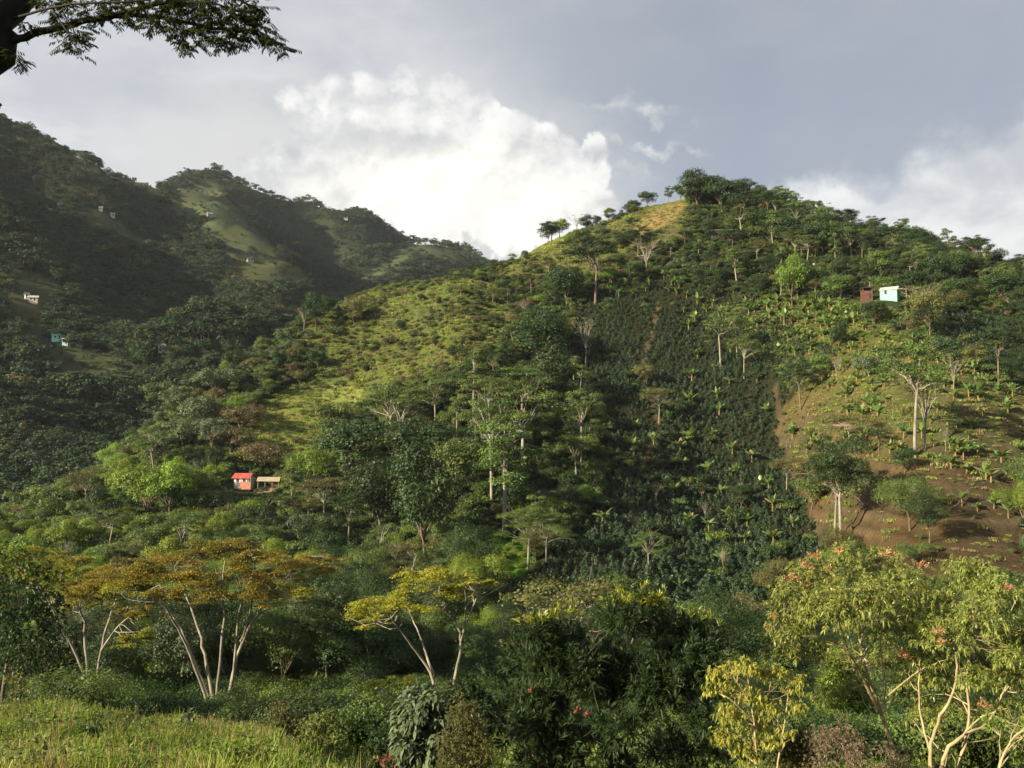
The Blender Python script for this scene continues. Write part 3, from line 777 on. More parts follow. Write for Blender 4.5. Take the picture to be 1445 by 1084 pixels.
reg('shrub_scrub', 2.4, 2.0, 'shrub', 'scrub', 'bark', 800, .26, 3, 320)
reg('shrub_dark', 3.4, 2.4, 'shrub', 'dark', 'bark', 900, .32, 3, 330)
reg('shrub_brown', 2.4, 2.0, 'shrub', 'brown', 'bark', 700, .26, 2, 340)
reg('shrub_bright', 2.8, 2.2, 'shrub', 'bright', 'bark', 900, .28, 2, 350)

for kd, (H_, R_, st_, lf_, bk_) in {'broad_dark': (10, 4.6, 'round', 'dark', 'bark'), 'broad_mid': (9, 4.2, 'round', 'mid', 'bark'), 'broad_bright': (9, 4.6, 'round', 'bright', 'bark'), 'broad_grey': (8, 4.0, 'round', 'greygreen', 'pale'),
                                  'broad_olive': (7, 3.8, 'round', 'olive', 'bark'), 'shade': (15, 6.2, 'umbrella', 'mid', 'pale'), 'shade_dark': (14, 6.0, 'umbrella', 'dark', 'bark'), 'tall': (16, 3.6, 'tall', 'mid', 'pale'),
                                  'shrub_green': (3.2, 2.2, 'shrub', 'mid', 'bark'), 'shrub_dark': (3.4, 2.4, 'shrub', 'dark', 'bark'), 'shrub_bright': (2.8, 2.2, 'shrub', 'bright', 'bark')}.items():
    reg(kd + '_f', H_, R_, st_, lf_, bk_, 4200 if st_ == 'shrub' else 20000, .13 if st_ == 'shrub' else .17, 2, 900 + len(kd) * 7)
LOOK = {'high_dark': ('broadleaf_tree', 'tall dark pale-stemmed', 'tree'), 'broad_dark': ('broadleaf_tree', 'round-crowned dark green', 'tree'), 'broad_mid': ('broadleaf_tree', 'round-crowned mid-green', 'tree'),
        'broad_bright': ('broadleaf_tree', 'bright leafy', 'tree'), 'broad_grey': ('broadleaf_tree', 'grey-green leafy', 'tree'),
        'broad_olive': ('broadleaf_tree', 'low olive', 'tree'), 'broad_brown': ('broadleaf_tree', 'low brownish', 'tree'),
        'shade': ('shade_tree', 'flat-topped pale-trunked', 'tree'), 'shade_dark': ('shade_tree', 'dark flat-topped', 'tree'),
        'shade_gold': ('shade_tree', 'olive flat-topped', 'tree'), 'tall': ('slender_tree', 'slender tall', 'tree'), 'bare': ('bare_tree', 'nearly leafless pale', 'tree'),
        'shrub_green': ('shrub', 'green', 'shrub'), 'shrub_scrub': ('shrub', 'yellowish', 'shrub'), 'shrub_dark': ('shrub', 'dark', 'shrub'),
        'shrub_brown': ('shrub', 'brown', 'shrub'), 'shrub_bright': ('shrub', 'bright', 'shrub')}
MARKS = [(985, 240, 'on the summit of the near hill'), (930, 290, 'beside the bare patch under the summit'), (860, 300, 'on the left shoulder below the summit'),
         (780, 320, 'on the sunlit knoll at the saddle'), (700, 372, 'along the saddle left of the knoll'), (590, 395, 'above the scrubby pasture crest'), (460, 440, 'where the pasture crest drops left'),
         (400, 500, 'on the crest left of the pasture'), (300, 540, 'on the steep wooded spur end'), (240, 620, 'at the foot of the wooded spur'), (170, 690, 'on the low bright left slope'),
         (60, 740, 'at the left frame edge slope'), (350, 640, 'just above the red-roofed house'), (350, 720, 'just below the red-roofed house'), (430, 690, 'right of the red-roofed house'),
         (200, 760, 'around the small sunlit lawn'), (90, 860, 'behind the left umbrella trees'), (300, 880, 'behind the rusty umbrella trees'), (450, 800, 'above the rusty umbrella crowns'),
         (450, 930, 'in the gully behind the meadow'), (600, 900, 'around the golden flat-topped tree'), (540, 570, 'on the lower edge of the pasture'), (640, 450, 'inside the scrubby pasture'),
         (560, 680, 'in the wooded belt above the gully'), (650, 600, 'in the middle of the wooded belt'), (760, 480, 'left of the upper coffee slope'), (780, 620, 'at the left edge of the coffee'),
         (700, 720, 'above the bright vine patch'), (700, 820, 'below the bright vine patch'), (900, 380, 'by the little shed left of the terraces'), (900, 500, 'in the upper coffee slope'),
         (900, 650, 'in the middle of the coffee slope'), (950, 800, 'in the lower coffee slope'), (1060, 580, 'in the right part of the coffee'), (1020, 340, 'near the long grey roof'),
         (1090, 390, 'by the red earth cutting'), (1190, 400, 'left of the mint house'), (1290, 420, 'right of the mint house'), (1150, 310, 'on the wooded crest right of summit'),
         (1290, 340, 'on the middle of the right crest'), (1410, 380, 'on the right end of the crest'), (1130, 450, 'on the banana terraces'), (1250, 470, 'above the grassy brown field'),
         (1390, 480, 'among the coffee rows by right edge'), (1180, 560, 'in the upper left of brown field'), (1300, 590, 'in the middle of brown field'), (1420, 640, 'in the right of brown field'),
         (1170, 700, 'in the gully beside the brown field'), (1290, 720, 'in the lower brown field'), (1400, 760, 'at the bottom of the brown field'), (1090, 850, 'at the foot of the coffee slope'),
         (1300, 880, 'behind the mango trees'), (800, 930, 'behind the dark lance-leaved tree')]
ORD = ['first', 'second', 'third', 'fourth', 'fifth', 'sixth', 'seventh', 'eighth', 'ninth', 'tenth', 'eleventh', 'twelfth', 'thirteenth', 'fourteenth', 'fifteenth', 'sixteenth',
       'seventeenth', 'eighteenth', 'nineteenth', 'twentieth'] + ['%dth' % k for k in range(21, 99)]
PEND = []      # (object, look, px, py) waiting for a label


def label_later(o, look, px, py, noun): PEND.append((o, look, float(px), float(py), noun))


def label_all():
    mx = np.array([(m_[0], m_[1]) for m_ in MARKS], float); groups = {}
    for o, look, px, py, noun in PEND:
        k = int(np.argmin((mx[:, 0] - px) ** 2 + ((mx[:, 1] - py) * 1.2) ** 2)); groups.setdefault((look, noun, k), []).append((px, o))
    for (look, noun, k), L_ in groups.items():
        L_.sort(key=lambda q: q[0]); ph = MARKS[k][2]
        for i, (px, o) in enumerate(L_):
            if len(L_) == 1: o['label'] = '%s %s %s' % (look, noun, ph)
            else: o['label'] = '%s from left of the %s %s' % (ORD[i], noun + 's' if noun == 'banana plant' else look + ' ' + noun + 's', ph)


def plant(kind, loc, rz, sc, px, py, group, var=None, look=None, seed=0):
    nm, lk, cat = LOOK[kind]; kf = kind + '_f' if (loc[1] < 165 and kind + '_f' in KIND) else kind; vs = KIND[kf]; tk, cw = vs[(var if var is not None else int(abs(loc[0] * 7 + loc[1] * 3))) % len(vs)]
    t = thing(nm, None, cat, loc, rz, sc, group)
    link('stem' if cat == 'shrub' else 'trunk', tk, t); link('crown' if cat != 'shrub' else 'leaves', cw, t)
    noun = {'tree': 'tree', 'shrub': 'shrub'}[cat]
    if look is None: look = lk
    label_later(t, look, px, py, noun); return t


# ---- trees chosen one by one from the photograph: (px, py of the foot, height in px, kind, width factor)
HERO = [(1017, 522, 88, 'shade', .9), (1050, 538, 68, 'shade', .8), (820, 672, 125, 'shade', .62), (572, 655, 125, 'shade', 1.15), (548, 650, 110, 'shade', .9), (614, 612, 92, 'shade', 1.0),
        (1291, 648, 160, 'shade', .85), (1304, 640, 118, 'bare', .7), (1130, 584, 72, 'shade_dark', 1.0), (1187, 778, 188, 'high_dark', .85), (1178, 778, 165, 'high_dark', .7), (1308, 468, 78, 'bare', 1.2),
        (1312, 474, 66, 'broad_olive', .9), (912, 392, 64, 'bare', 1.1), (900, 372, 50, 'shade_dark', 1.2), (712, 752, 175, 'tall', 1.2), (694, 720, 170, 'shade', .8), (600, 800, 165, 'broad_dark', .8),
        (590, 690, 110, 'broad_dark', 1.1), (770, 806, 95, 'shade', .95), (745, 810, 100, 'shade', 1.0), (915, 812, 72, 'shade', .9), (797, 732, 40, 'bare', 1.2), (1020, 818, 54, 'bare', .6),
        (926, 712, 30, 'bare', 1.3), (995, 735, 30, 'bare', .8), (1118, 440, 78, 'broad_bright', .62), (1183, 428, 46, 'broad_mid', 1.1), (738, 690, 150, 'shade', 1.1), (690, 612, 95, 'shade', .9), (760, 520, 80, 'broad_dark', 1.2),
        (735, 610, 100, 'shade', 1.3), (770, 590, 100, 'broad_dark', 1.1), (826, 520, 80, 'bare', .8), (668, 590, 100, 'tall', 1), (930, 600, 60, 'shade_gold', .9), (913, 545, 30, 'broad_olive', 1.2),
        (500, 700, 120, 'broad_dark', 1.1), (470, 640, 70, 'broad_mid', 1), (540, 760, 120, 'broad_dark', 1), (640, 700, 90, 'broad_mid', 1), (840, 430, 95, 'shade_dark', 1.1), (800, 440, 66, 'broad_dark', 1.1),
        (770, 500, 70, 'broad_dark', 1.2), (445, 470, 52, 'broad_dark', .9), (462, 450, 34, 'broad_dark', 1), (500, 462, 40, 'broad_olive', 1), (1284, 752, 90, 'broad_mid', .9), (1312, 768, 72, 'broad_dark', .9), (1290, 800, 40, 'broad_mid', 1.3),
        (240, 738, 85, 'broad_bright', 1.0), (205, 735, 82, 'broad_bright', 1.15), (172, 712, 60, 'broad_bright', .9), (272, 712, 54, 'broad_bright', 1.0), (70, 745, 66, 'broad_mid', 1.1), (440, 700, 70, 'broad_bright', .8),
        (340, 612, 42, 'broad_brown', 1.4), (325, 640, 42, 'broad_brown', 1.3), (370, 668, 46, 'broad_brown', 1.4), (222, 600, 52, 'broad_mid', 1.0), (250, 590, 50, 'broad_grey', 1.1), (278, 570, 48, 'broad_dark', 1.0),
        (330, 530, 46, 'broad_dark', 1), (305, 560, 50, 'broad_grey', 1.1), (285, 610, 56, 'broad_grey', 1.1), (262, 640, 56, 'broad_grey', 1.1), (238, 650, 60, 'broad_grey', 1.0), (212, 660, 60, 'broad_mid', 1.0), (300, 640, 56, 'broad_grey', 1.0),
        (1110, 700, 60, 'shade_gold', .8), (1240, 640, 40, 'shade_dark', 1.1), (1200, 640, 60, 'shade_gold', 1.2), (1260, 540, 50, 'shade_dark', 1.4), (1180, 540, 40, 'bare', .8), (1335, 640, 36, 'bare', .8), (1345, 560, 60, 'bare', .8),
        (1040, 505, 60, 'shade', .9), (985, 300, 60, 'broad_dark', 1.2), (1000, 296, 52, 'broad_dark', 1.3), (1020, 305, 56, 'broad_dark', 1.1), (960, 262, 24, 'broad_mid', 1.2), (987, 262, 26, 'broad_bright', 1.3),
        (915, 268, 26, 'broad_dark', 1.3), (943, 264, 28, 'tall', 1.2), (888, 282, 18, 'broad_dark', 1.3), (895, 276, 20, 'broad_dark', 1.3), (860, 296, 22, 'broad_mid', 1.0), (841, 303, 19, 'broad_dark', 1.0), (814, 318, 26, 'bare', 1.4), (826, 316, 22, 'broad_dark', 1.3),
        (778, 325, 30, 'shade_dark', 1.5), (772, 326, 28, 'broad_dark', 1.2), (790, 325, 28, 'broad_bright', 1.2), (1040, 290, 40, 'broad_dark', 1.3), (1360, 370, 45, 'shade_dark', .8), (1372, 374, 47, 'shade_dark', .8), (1395, 382, 22, 'shade_dark', 1.0)]
HERO += [(60, 992, 130, 'broad_dark', .9), (185, 1000, 120, 'broad_dark', 1.0), (262, 992, 140, 'broad_grey', .8), (330, 985, 140, 'broad_dark', .9), (398, 992, 165, 'broad_mid', .9), (462, 990, 170, 'broad_dark', .9), (525, 1000, 140, 'broad_dark', 1.0), (110, 985, 120, 'broad_grey', .8),
         (700, 1000, 120, 'broad_dark', 1.0), (585, 985, 110, 'broad_dark', 1.0), (20, 985, 120, 'broad_dark', 1.0)]
rngc = np.random.default_rng(77)
for k in range(34):    # the wooded crest to the right of the summit, its crowns against the sky
    px = 1062 + k * 11.6 + rngc.uniform(-5, 5); base = np.interp(px, [1050, 1100, 1150, 1200, 1300, 1380, 1445], [288, 300, 312, 330, 352, 378, 398])
    HERO.append((px, base + rngc.uniform(0, 16), rngc.uniform(22, 46), ['shade_dark', 'broad_dark', 'shade_dark', 'tall', 'broad_mid'][k % 5], rngc.uniform(.65, 1.1)))
for k in range(34):
    px = 1045 + k * 12 + rngc.uniform(-6, 6); base = np.interp(px, [1050, 1100, 1200, 1300, 1445], [330, 350, 375, 400, 440])
    HERO.append((px, base + rngc.uniform(-14, 14), rngc.uniform(44, 64), ['shade_dark', 'tall', 'broad_dark', 'broad_mid', 'tall', 'broad_dark', 'shade'][k % 7], rngc.uniform(.7, 1.1)))
hx, hy, hr = [], [], []
for i, (px, py, hp, kd, wf) in enumerate(HERO):
    g = ground(px, py, 60 if not (py > 980 and px < 720) else 76); H = hp * g[1] / FPX; sc = H / KIND[kd + '_H']
    plant(kd, g - [0, 0, .2], i * 2.4, (sc * wf, sc * wf, sc), px, py - hp * .6, 'trees on the near hill', var=i)
    hx.append(g[0]); hy.append(g[1]); hr.append(sc * wf * 5.0)

# ---- the rest of the near hill's wood
rng = np.random.default_rng(5)
x, y, z, px, py = scatter(rng, 52, 560, .15, -60, 1505)
k = (y < np.interp(px, CRX, CRY)) & ~((y < 82) & (px < 760)) & ~((y < 70) & (px >= 760))
for nm in ('sunny', 'flank', 'pasture', 'coffee', 'soil', 'rows', 'terrace', 'knoll', 'bare', 'vines', 'lawn'):
    zz = zone(nm, px, py); k &= ~zz | (rng.random(len(x)) < {'sunny': .22, 'pasture': .24, 'flank': .035, 'coffee': .005, 'soil': .006, 'terrace': .02}.get(nm, 0))
k &= visible(x, y, z + 8)
k &= ~(inpoly(px, py, [(625, 800), (780, 800), (790, 905), (620, 905)]) & (rng.random(len(x)) > .12))
k &= ~inpoly(px, py + 0, [(312, 668), (404, 668), (404, 740), (312, 736)])       # keep the red-roofed house in the open
k &= ~inpoly(px, py + 0, [(1195, 400), (1285, 400), (1285, 452), (1195, 452)])
x, y, z, px, py = [q[k] for q in (x, y, z, px, py)]
rad = rng.uniform(2.4, 4.9, len(x)); d0 = np.ones(len(x), bool)
for a, b, r_ in zip(hx, hy, hr): d0 &= (x - a) ** 2 + (y - b) ** 2 > (r_ * .55) ** 2
x, y, z, px, py, rad = [q[d0] for q in (x, y, z, px, py, rad)]
k = thin(x, y, rad * 1.15, rng); x, y, z, px, py, rad = [q[k] for q in (x, y, z, px, py, rad)]
WK = ['broad_dark', 'broad_mid', 'broad_bright', 'broad_grey', 'broad_olive', 'broad_brown', 'shade', 'shade_dark', 'shade_gold', 'tall', 'bare']
def weights(px, py):
    if px < 330 and py > 640: return [.06, .30, .32, .12, .12, .02, .02, .0, .02, .0, .01]  # sunlit lower left slope: light put into brighter leaf colours
    if px < 420 and py > 480 and py < 660: return [.12, .25, .05, .36, .08, .10, .0, .0, .02, .0, .02]
    if py < 420 and px > 950: return [.46, .20, .02, .06, .04, .02, .04, .12, .02, .06, .01]
    if px < 760 and py < 560: return [.16, .14, .04, .04, .28, .22, .0, .06, .04, .0, .02]
    if px > 1090 and py > 460: return [.30, .2, .05, .05, .1, .05, .05, .1, .06, .0, .04]
    return [.34, .26, .08, .10, .08, .03, .04, .04, .02, .03, .01]
kinds = [rng.choice(11, p=np.array(weights(a, b)) / sum(weights(a, b))) for a, b in zip(px, py)]
sc = rng.uniform(.62, 1.2, len(x)) * rad / 4.6
low = (px > 1085) & (y < 128); sc = np.where(low, np.minimum(sc, .42), sc); kinds = [1 if (l_ and kd_ > 5) else kd_ for l_, kd_ in zip(low, kinds)]
sc *= np.where(inpoly(px, py, Z['pasture']), .5, 1.0) * np.where((py < 330) & (px < 1040), .6, 1) * np.where((px < 780) & (py < 420), .6, 1)
size = sc / y; order = np.argsort(-size); NI = 300 - 0
tree_col = []; toff = {}
for kd in WK:
    toff[kd] = len(tree_col)
    tree_col += [list(v) for v in KIND[kd]]
for kd in WK:
    if kd + '_f' in KIND:
        toff[kd + '_f'] = len(tree_col); tree_col += [list(v) for v in KIND[kd + '_f']]
hill_col = proto_collection('hill_tree_kinds', tree_col)
ind = np.zeros(len(x), bool)
NHERO = len(HERO); ind[order[:max(0, 320 - NHERO)]] = True
for i in np.where(ind)[0]:
    plant(WK[kinds[i]], (x[i], y[i], z[i] - .2), rng.uniform(0, 6.28), sc[i], px[i], py[i] - 5 * sc[i] / y[i] * FPX, 'trees on the near hill', var=i)
r_ = np.where(~ind)[0]
kn_ = [WK[kinds[i]] + ('_f' if y[i] < 165 and WK[kinds[i]] + '_f' in KIND else '') for i in r_]
idx = [toff[q] + int(rng.integers(len(KIND[q]))) for q in kn_]
stuff('hill_woods', 'small mixed trees filling the woods of the near hill', hill_col, np.stack([x, y, z - .2], 1)[r_], idx, rng.uniform(0, 6.28, len(r_)), sc[r_])
print('hill trees', len(x), 'individual', ind.sum())

# ---- undergrowth and scrub
ug = ['shrub_green', 'shrub_scrub', 'shrub_dark', 'shrub_brown', 'shrub_bright', 'shrub_green_f', 'shrub_dark_f', 'shrub_bright_f']; uo = {}; ul = []
for kd in ug:
    uo[kd] = len(ul); ul += [list(v) for v in KIND[kd]]
# a low tuft for pasture
def tuft(seed, mat, nb, h, spread, wd, lean=.35):
    rg = np.random.default_rng(seed); mb = MB()
    b = np.c_[rg.normal(size=(nb, 2)) * spread, np.zeros(nb)]; d = np.c_[rg.normal(size=(nb, 2)) * lean, np.ones(nb)]
    blades(mb, b, d, h * rg.uniform(.5, 1.15, nb), wd, rg.uniform(.05, .35), rg, 0, rg.uniform(0, .9, nb), up=rg.normal(size=(nb, 3)))
    return mb.build('tuft', mat)
uo['tuft'] = len(ul); ul += [[tuft(1, M['scrub'], 60, 1.1, .55, .16)], [tuft(2, M['grass'], 60, .9, .55, .16)], [tuft(3, M['straw'], 50, .9, .5, .12)]]
ucol = proto_collection('undergrowth_kinds', ul)
rng = np.random.default_rng(6)
xs = [scatter(rng, 44, 130, .22), scatter(rng, 130, 470, .19)]
x, y, z, px, py = [np.concatenate(q) for q in zip(*xs)]
k = (y < np.interp(px, CRX, CRY) * 1.02) & visible(x, y, z + 3)
cf = zone('coffee', px, py) | zone('rows', px, py)
sl = zone('soil', px, py); ps = zone('pasture', px, py) | zone('flank', px, py); kn = zone('knoll', px, py) | zone('lawn', px, py) | zone('bare', px, py); tr_ = zone('terrace', px, py)
vn = zone('vines', px, py)
k &= ~inpoly(px, py, [(322, 676), (400, 676), (402, 712), (322, 712)]) & ~inpoly(px, py, [(1205, 415), (1290, 415), (1290, 438), (1205, 438)])
k &= ~((y < 72) & (px < 480) & (rng.random(len(x)) > .35))
k &= ~(cf & (rng.random(len(x)) > .03)) & ~(sl & (rng.random(len(x)) > np.where(px < 1215, 1.0, .6) * np.clip(1.6 - (py - 480) / 180, np.where(px < 1215, .6, .15), 1))) & ~(kn & (rng.random(len(x)) > .25))
x, y, z, px, py, sl, ps, kn, tr_, vn = [q[k] for q in (x, y, z, px, py, sl, ps, kn, tr_, vn)]
pn = fbm(x / 16, y / 16, 90, 3)
idx = np.empty(len(x), int); s = rng.uniform(.7, 1.4, len(x))
for i in range(len(x)):
    r = rng.random()
    if ps[i] or kn[i]:
        if kn[i]: kd, s[i] = ('tuft', s[i] * .9)
        elif pn[i] > (.0 if py[i] < 540 else .2): kd, s[i] = (('shrub_green' if r < .25 else 'shrub_scrub' if r < .6 else 'shrub_brown' if r < .9 else 'shrub_dark'), s[i] * .8)
        else: kd, s[i] = ('shrub_scrub' if r < .5 else 'tuft', s[i] * (.55 if r < .5 else 1.3))
    elif sl[i]: kd, s[i] = (('tuft', s[i] * 1.2) if r < .4 else ('shrub_green', s[i] * .38) if r < .7 else ('shrub_scrub', s[i] * .4))
    elif vn[i]: kd, s[i] = ('shrub_bright', s[i] * .5)
    elif tr_[i]: kd, s[i] = ('shrub_green' if r < .6 else 'shrub_scrub', s[i] * .5)
    elif px[i] < 420 and py[i] > 560 and y[i] > 112: kd = 'shrub_green' if r < .45 else 'shrub_bright' if r < .65 else 'shrub_scrub' if r < .9 else 'shrub_dark'  # brighter bushes here too, for the sunlight on this slope
    else: kd = 'shrub_dark' if r < .5 else 'shrub_green' if r < .88 else 'shrub_brown' if r < .94 else 'shrub_bright'
    if y[i] < 120 and kd + '_f' in uo: idx[i] = uo[kd + '_f'] + rng.integers(2); continue
    idx[i] = uo[kd] + rng.integers(3 if kd in ('tuft', 'shrub_green', 'shrub_scrub', 'shrub_dark') else 2)
stuff('undergrowth', 'bushes and scrub covering the near hill between the trees', ucol, np.stack([x, y, z - .15], 1), idx, rng.uniform(0, 6.28, len(x)), s)
print('undergrowth', len(x))

rng = np.random.default_rng(66)
x, y, z, px, py = scatter(rng, 95, 430, .75, 250, 1505)
zs = zone('soil', px, py) & (rng.random(len(x)) < np.clip(1.3 - (py - 520) / 190, .26, 1) * (.55 + .6 * fbm(x / 7, y / 7, 93, 3)))
k = (zone('pasture', px, py) | zone('flank', px, py) | zs | zone('terrace', px, py) | zone('lawn', px, py) | zone('knoll', px, py)) & (y < np.interp(px, CRX, CRY) * 1.02) & (rng.random(len(x)) < .8)
x, y, z, px, py = [q[k] for q in (x, y, z, px, py)]
r_ = rng.random(len(x)); pn = fbm(x / 9, y / 9, 94, 3); so = zone('soil', px, py)
idx = uo['tuft'] + np.where(r_ < .5 + pn * .5, 1, np.where(r_ < .85, 0, 2)); idx[so] = uo['tuft'] + np.where(r_[so] < .25, 1, np.where(r_[so] < .6, 0, 2))
stuff('hill_grass', 'rough grass over the pasture and the brown field', ucol, np.stack([x, y, z - .05], 1), idx, rng.uniform(0, 6.28, len(x)), rng.uniform(.35, 1.0, len(x)) * np.where(so, rng.uniform(.5, 1.3, len(x)), 1))
print('hill grass', len(x))

# ---- coffee
def coffee_mesh(seed):
    rg = np.random.default_rng(seed); mb = MB(); nl = 130
    h = rg.uniform(0, 1, nl) ** .8; a = rg.uniform(0, 6.28, nl); rr = (1 - h * .75) * rg.uniform(.5, 1.1, nl) * .85
    rr *= 1.15; p = np.c_[np.cos(a) * rr, np.sin(a) * rr, .15 + h * 1.35]; nn = np.c_[np.cos(a), np.sin(a), np.full(nl, .8)] + rg.normal(size=(nl, 3)) * .4
    chips(mb, p, nn, .34, rg, 0, rg.uniform(0, 1, nl)); mb.tube([(0, 0, -.2), (0, 0, 1.6)], [.04, .02], 4, 1)
    return mb.build('coffee_bush', [M['coffee'], M['bark']])
cm = [coffee_mesh(s_) for s_ in range(4)]
ccol = proto_collection('coffee_kinds', [[m_] for m_ in cm])
rng = np.random.default_rng(8)
# planted along the contour: rows 1.5 m apart in plan, plants every 1.4 m
gx_, gy_ = np.meshgrid(np.arange(-40, 260, 1.45), np.arange(80, 345, 1.75))
x = gx_.ravel() + rng.normal(size=gx_.size) * .5; y = gy_.ravel() + rng.normal(size=gx_.size) * .45 + 2.5 * np.sin(gx_.ravel() / 17)
z = hz(x, y); px, py = project(x, y, z)
jx = px + 6 * fbm(x / 8, y / 8, 50, 2); k = (zone('coffee', jx, py) | (zone('rows', px, py) & (np.floor(y / 3.4) % 2 == 0))) & visible(x, y, z + 2) & (np.abs(px - np.interp(py, [540, 600, 660, 720, 780, 830], [1092, 1102, 1118, 1142, 1170, 1186]) + 4 * fbm(x / 4, y / 4, 58, 2)) > np.where(py > 540, 4.5, -1)) & (np.abs(px - np.interp(py, [430, 520, 600, 700, 800, 900], [930, 905, 930, 890, 905, 860])) > 2.2) & (rng.random(len(x)) > .10 + .5 * np.clip(fbm(x / 6, y / 6, 57, 3) - .38, 0, 1))
x, y, z, px, py = [q[k] for q in (x, y, z, px, py)]
s = rng.uniform(.6, 1.35, len(x)) * (1 + .4 * fbm(x / 12, y / 12, 51, 2)); idx = rng.integers(0, 4, len(x)); rz_ = rng.uniform(0, 6.28, len(x))
big = np.argsort(-(s / y) * ((py < 880) & (px > 700)))[:300]; m_ = np.zeros(len(x), bool); m_[big] = True
for i in big:
    tag(link('coffee_bush', cm[idx[i]], None, (x[i], y[i], z[i]), rz_[i], s[i]), 'dark glossy coffee bush low on the planted coffee slope', 'coffee bush', 'coffee bushes low on the coffee slope')
stuff('coffee_bushes', 'dark green coffee planted close over the middle slope', ccol, np.stack([x, y, z], 1)[~m_], idx[~m_], rz_[~m_], s[~m_])
print('coffee', len(x))

# ---- bananas
def banana_mesh(seed, nst=1):
    rg = np.random.default_rng(seed); mb = MB()
    for q in range(nst):
        o = np.array([0, 0, 0.]) if q == 0 else np.array([rg.normal() * .9, rg.normal() * .9, 0]); h = rg.uniform(1.2, 1.8) * (1 if q == 0 else .7)
        mb.tube(np.array([(0, 0, -.3), (.03, 0, h * .5), (0, .04, h)]) + o, [.13, .11, .06], 7, 1)
        nl = rg.integers(7, 10)
        for k in range(nl):
            a = k * 2.4 + rg.uniform(-.4, .4); el = rg.uniform(.65, 1.4); L = rg.uniform(1.9, 2.7) * (1 if q == 0 else .75); dr = rg.uniform(.3, .85)
            t = np.linspace(0, 1, 6); hd = np.array([math.cos(a), math.sin(a)])
            r = L * (t * math.cos(el)); zz = h - .1 + L * (t * math.sin(el)) - dr * L * .55 * t ** 2.2
            cen = np.c_[hd[0] * r, hd[1] * r, zz] + o; side = np.array([-hd[1], hd[0], 0]); w = .36 * np.array([.15, .75, 1, .95, .7, .12]) * rg.uniform(.8, 1.1)
            tn = .95 if (k < 2 and rg.random() < .5) else rg.uniform(0, .8)
            for sgn in (-1, 1):
                edge = cen + side * sgn * w[:, None] - np.array([0, 0, 1]) * (w * .45)[:, None]
                v = np.concatenate([cen, edge]); i = np.arange(5)
                mb.add(v, np.stack([i, i + 1, i + 7, i + 6], 1), 0, tn)
    return mb.build('banana_plant', [M['banana'], M['bananastem']])
bm_ = [banana_mesh(s_, 1 + (s_ % 3 == 2)) for s_ in range(9)]
rng = np.random.default_rng(9)
BAN = []
def ban_poly(poly, k, h0, h1, mind=9):
    xs_ = [q[0] for q in poly]; ys_ = [q[1] for q in poly]; got = []
    tries = 0
    while len(got) < k and tries < 6000:
        tries += 1; a, b = rng.uniform(min(xs_), max(xs_)), rng.uniform(min(ys_), max(ys_))
        if inpoly([a], [b], poly)[0] and all((a - c_) ** 2 + (b - d) ** 2 * 1.5 > mind ** 2 for c_, d in got): got.append((a, b))
    BAN.extend([(a, b, rng.uniform(h0, h1)) for a, b in got])
ban_poly([(1050, 432), (1200, 436), (1290, 440), (1290, 462), (1180, 470), (1060, 462)], 62, 17, 26, 8)
ban_poly([(1080, 470), (1180, 474), (1200, 488), (1100, 512), (1060, 500)], 18, 16, 22, 9)
ban_poly([(1210, 490), (1290, 468), (1340, 520), (1330, 560), (1230, 560), (1170, 560), (1190, 500)], 44, 16, 23, 11)
ban_poly([(1180, 560), (1330, 560), (1445, 560), (1445, 640), (1330, 660), (1160, 640)], 46, 13, 30, 11)
ban_poly([(1340, 650), (1445, 640), (1445, 740), (1350, 740)], 12, 18, 34, 18)
ban_poly([(1330, 500), (1445, 540), (1445, 570), (1340, 570)], 14, 18, 26, 14)
ban_poly([(1100, 610), (1140, 620), (1220, 700), (1180, 690)], 9, 20, 28, 14)
ban_poly([(840, 400), (930, 385), (960, 400), (940, 420), (850, 430)], 14, 14, 20, 10)
ban_poly([(700, 470), (790, 440), (800, 490), (720, 520)], 7, 16, 22, 14)
ban_poly([(940, 400), (1040, 440), (1060, 500), (960, 450)], 16, 14, 22, 12)
ban_poly([(960, 460), (1040, 470), (1080, 560), (1100, 640), (980, 560)], 10, 18, 24, 20)
ban_poly([(880, 560), (960, 560), (1100, 680), (1140, 770), (1000, 780), (900, 700)], 24, 22, 30, 28)
for q in [(850, 745, 36), (845, 780, 24), (960, 640, 26), (1000, 672, 28), (1015, 588, 24), (940, 690, 22), (1072, 812, 28), (960, 838, 24), (1072, 690, 22), (1000, 750, 24), (1020, 800, 30), (820, 790, 20), (896, 612, 24), (955, 656, 24),
          (110, 745, 32), (130, 748, 34), (145, 742, 30), (92, 760, 26), (30, 760, 26), (8, 745, 30), (292, 704, 22), (305, 700, 24), (318, 702, 18), (160, 760, 26), (60, 775, 22), (12, 800, 24), (660, 628, 20), (650, 640, 20), (930, 640, 22)]: BAN.append(q)
for i, (a, b, h) in enumerate(BAN[:299]):
    if inpoly([a], [b], [(1205, 425), (1290, 425), (1290, 445), (1205, 445)])[0]: continue
    g = ground(a, b, 70); s_ = h * g[1] / FPX / 3.7
    o = tag(link('banana_plant', bm_[i % 9], None, g - [0, 0, .1], i * 1.7, (s_ * (.95 + .07 * (i % 6)), s_ * (.95 + .07 * (i % 6)), s_)), None, 'banana plant', 'banana plants over the near hill')
    label_later(o, 'leafy green', a, b, 'banana plant')
print('bananas', min(len(BAN), 299))
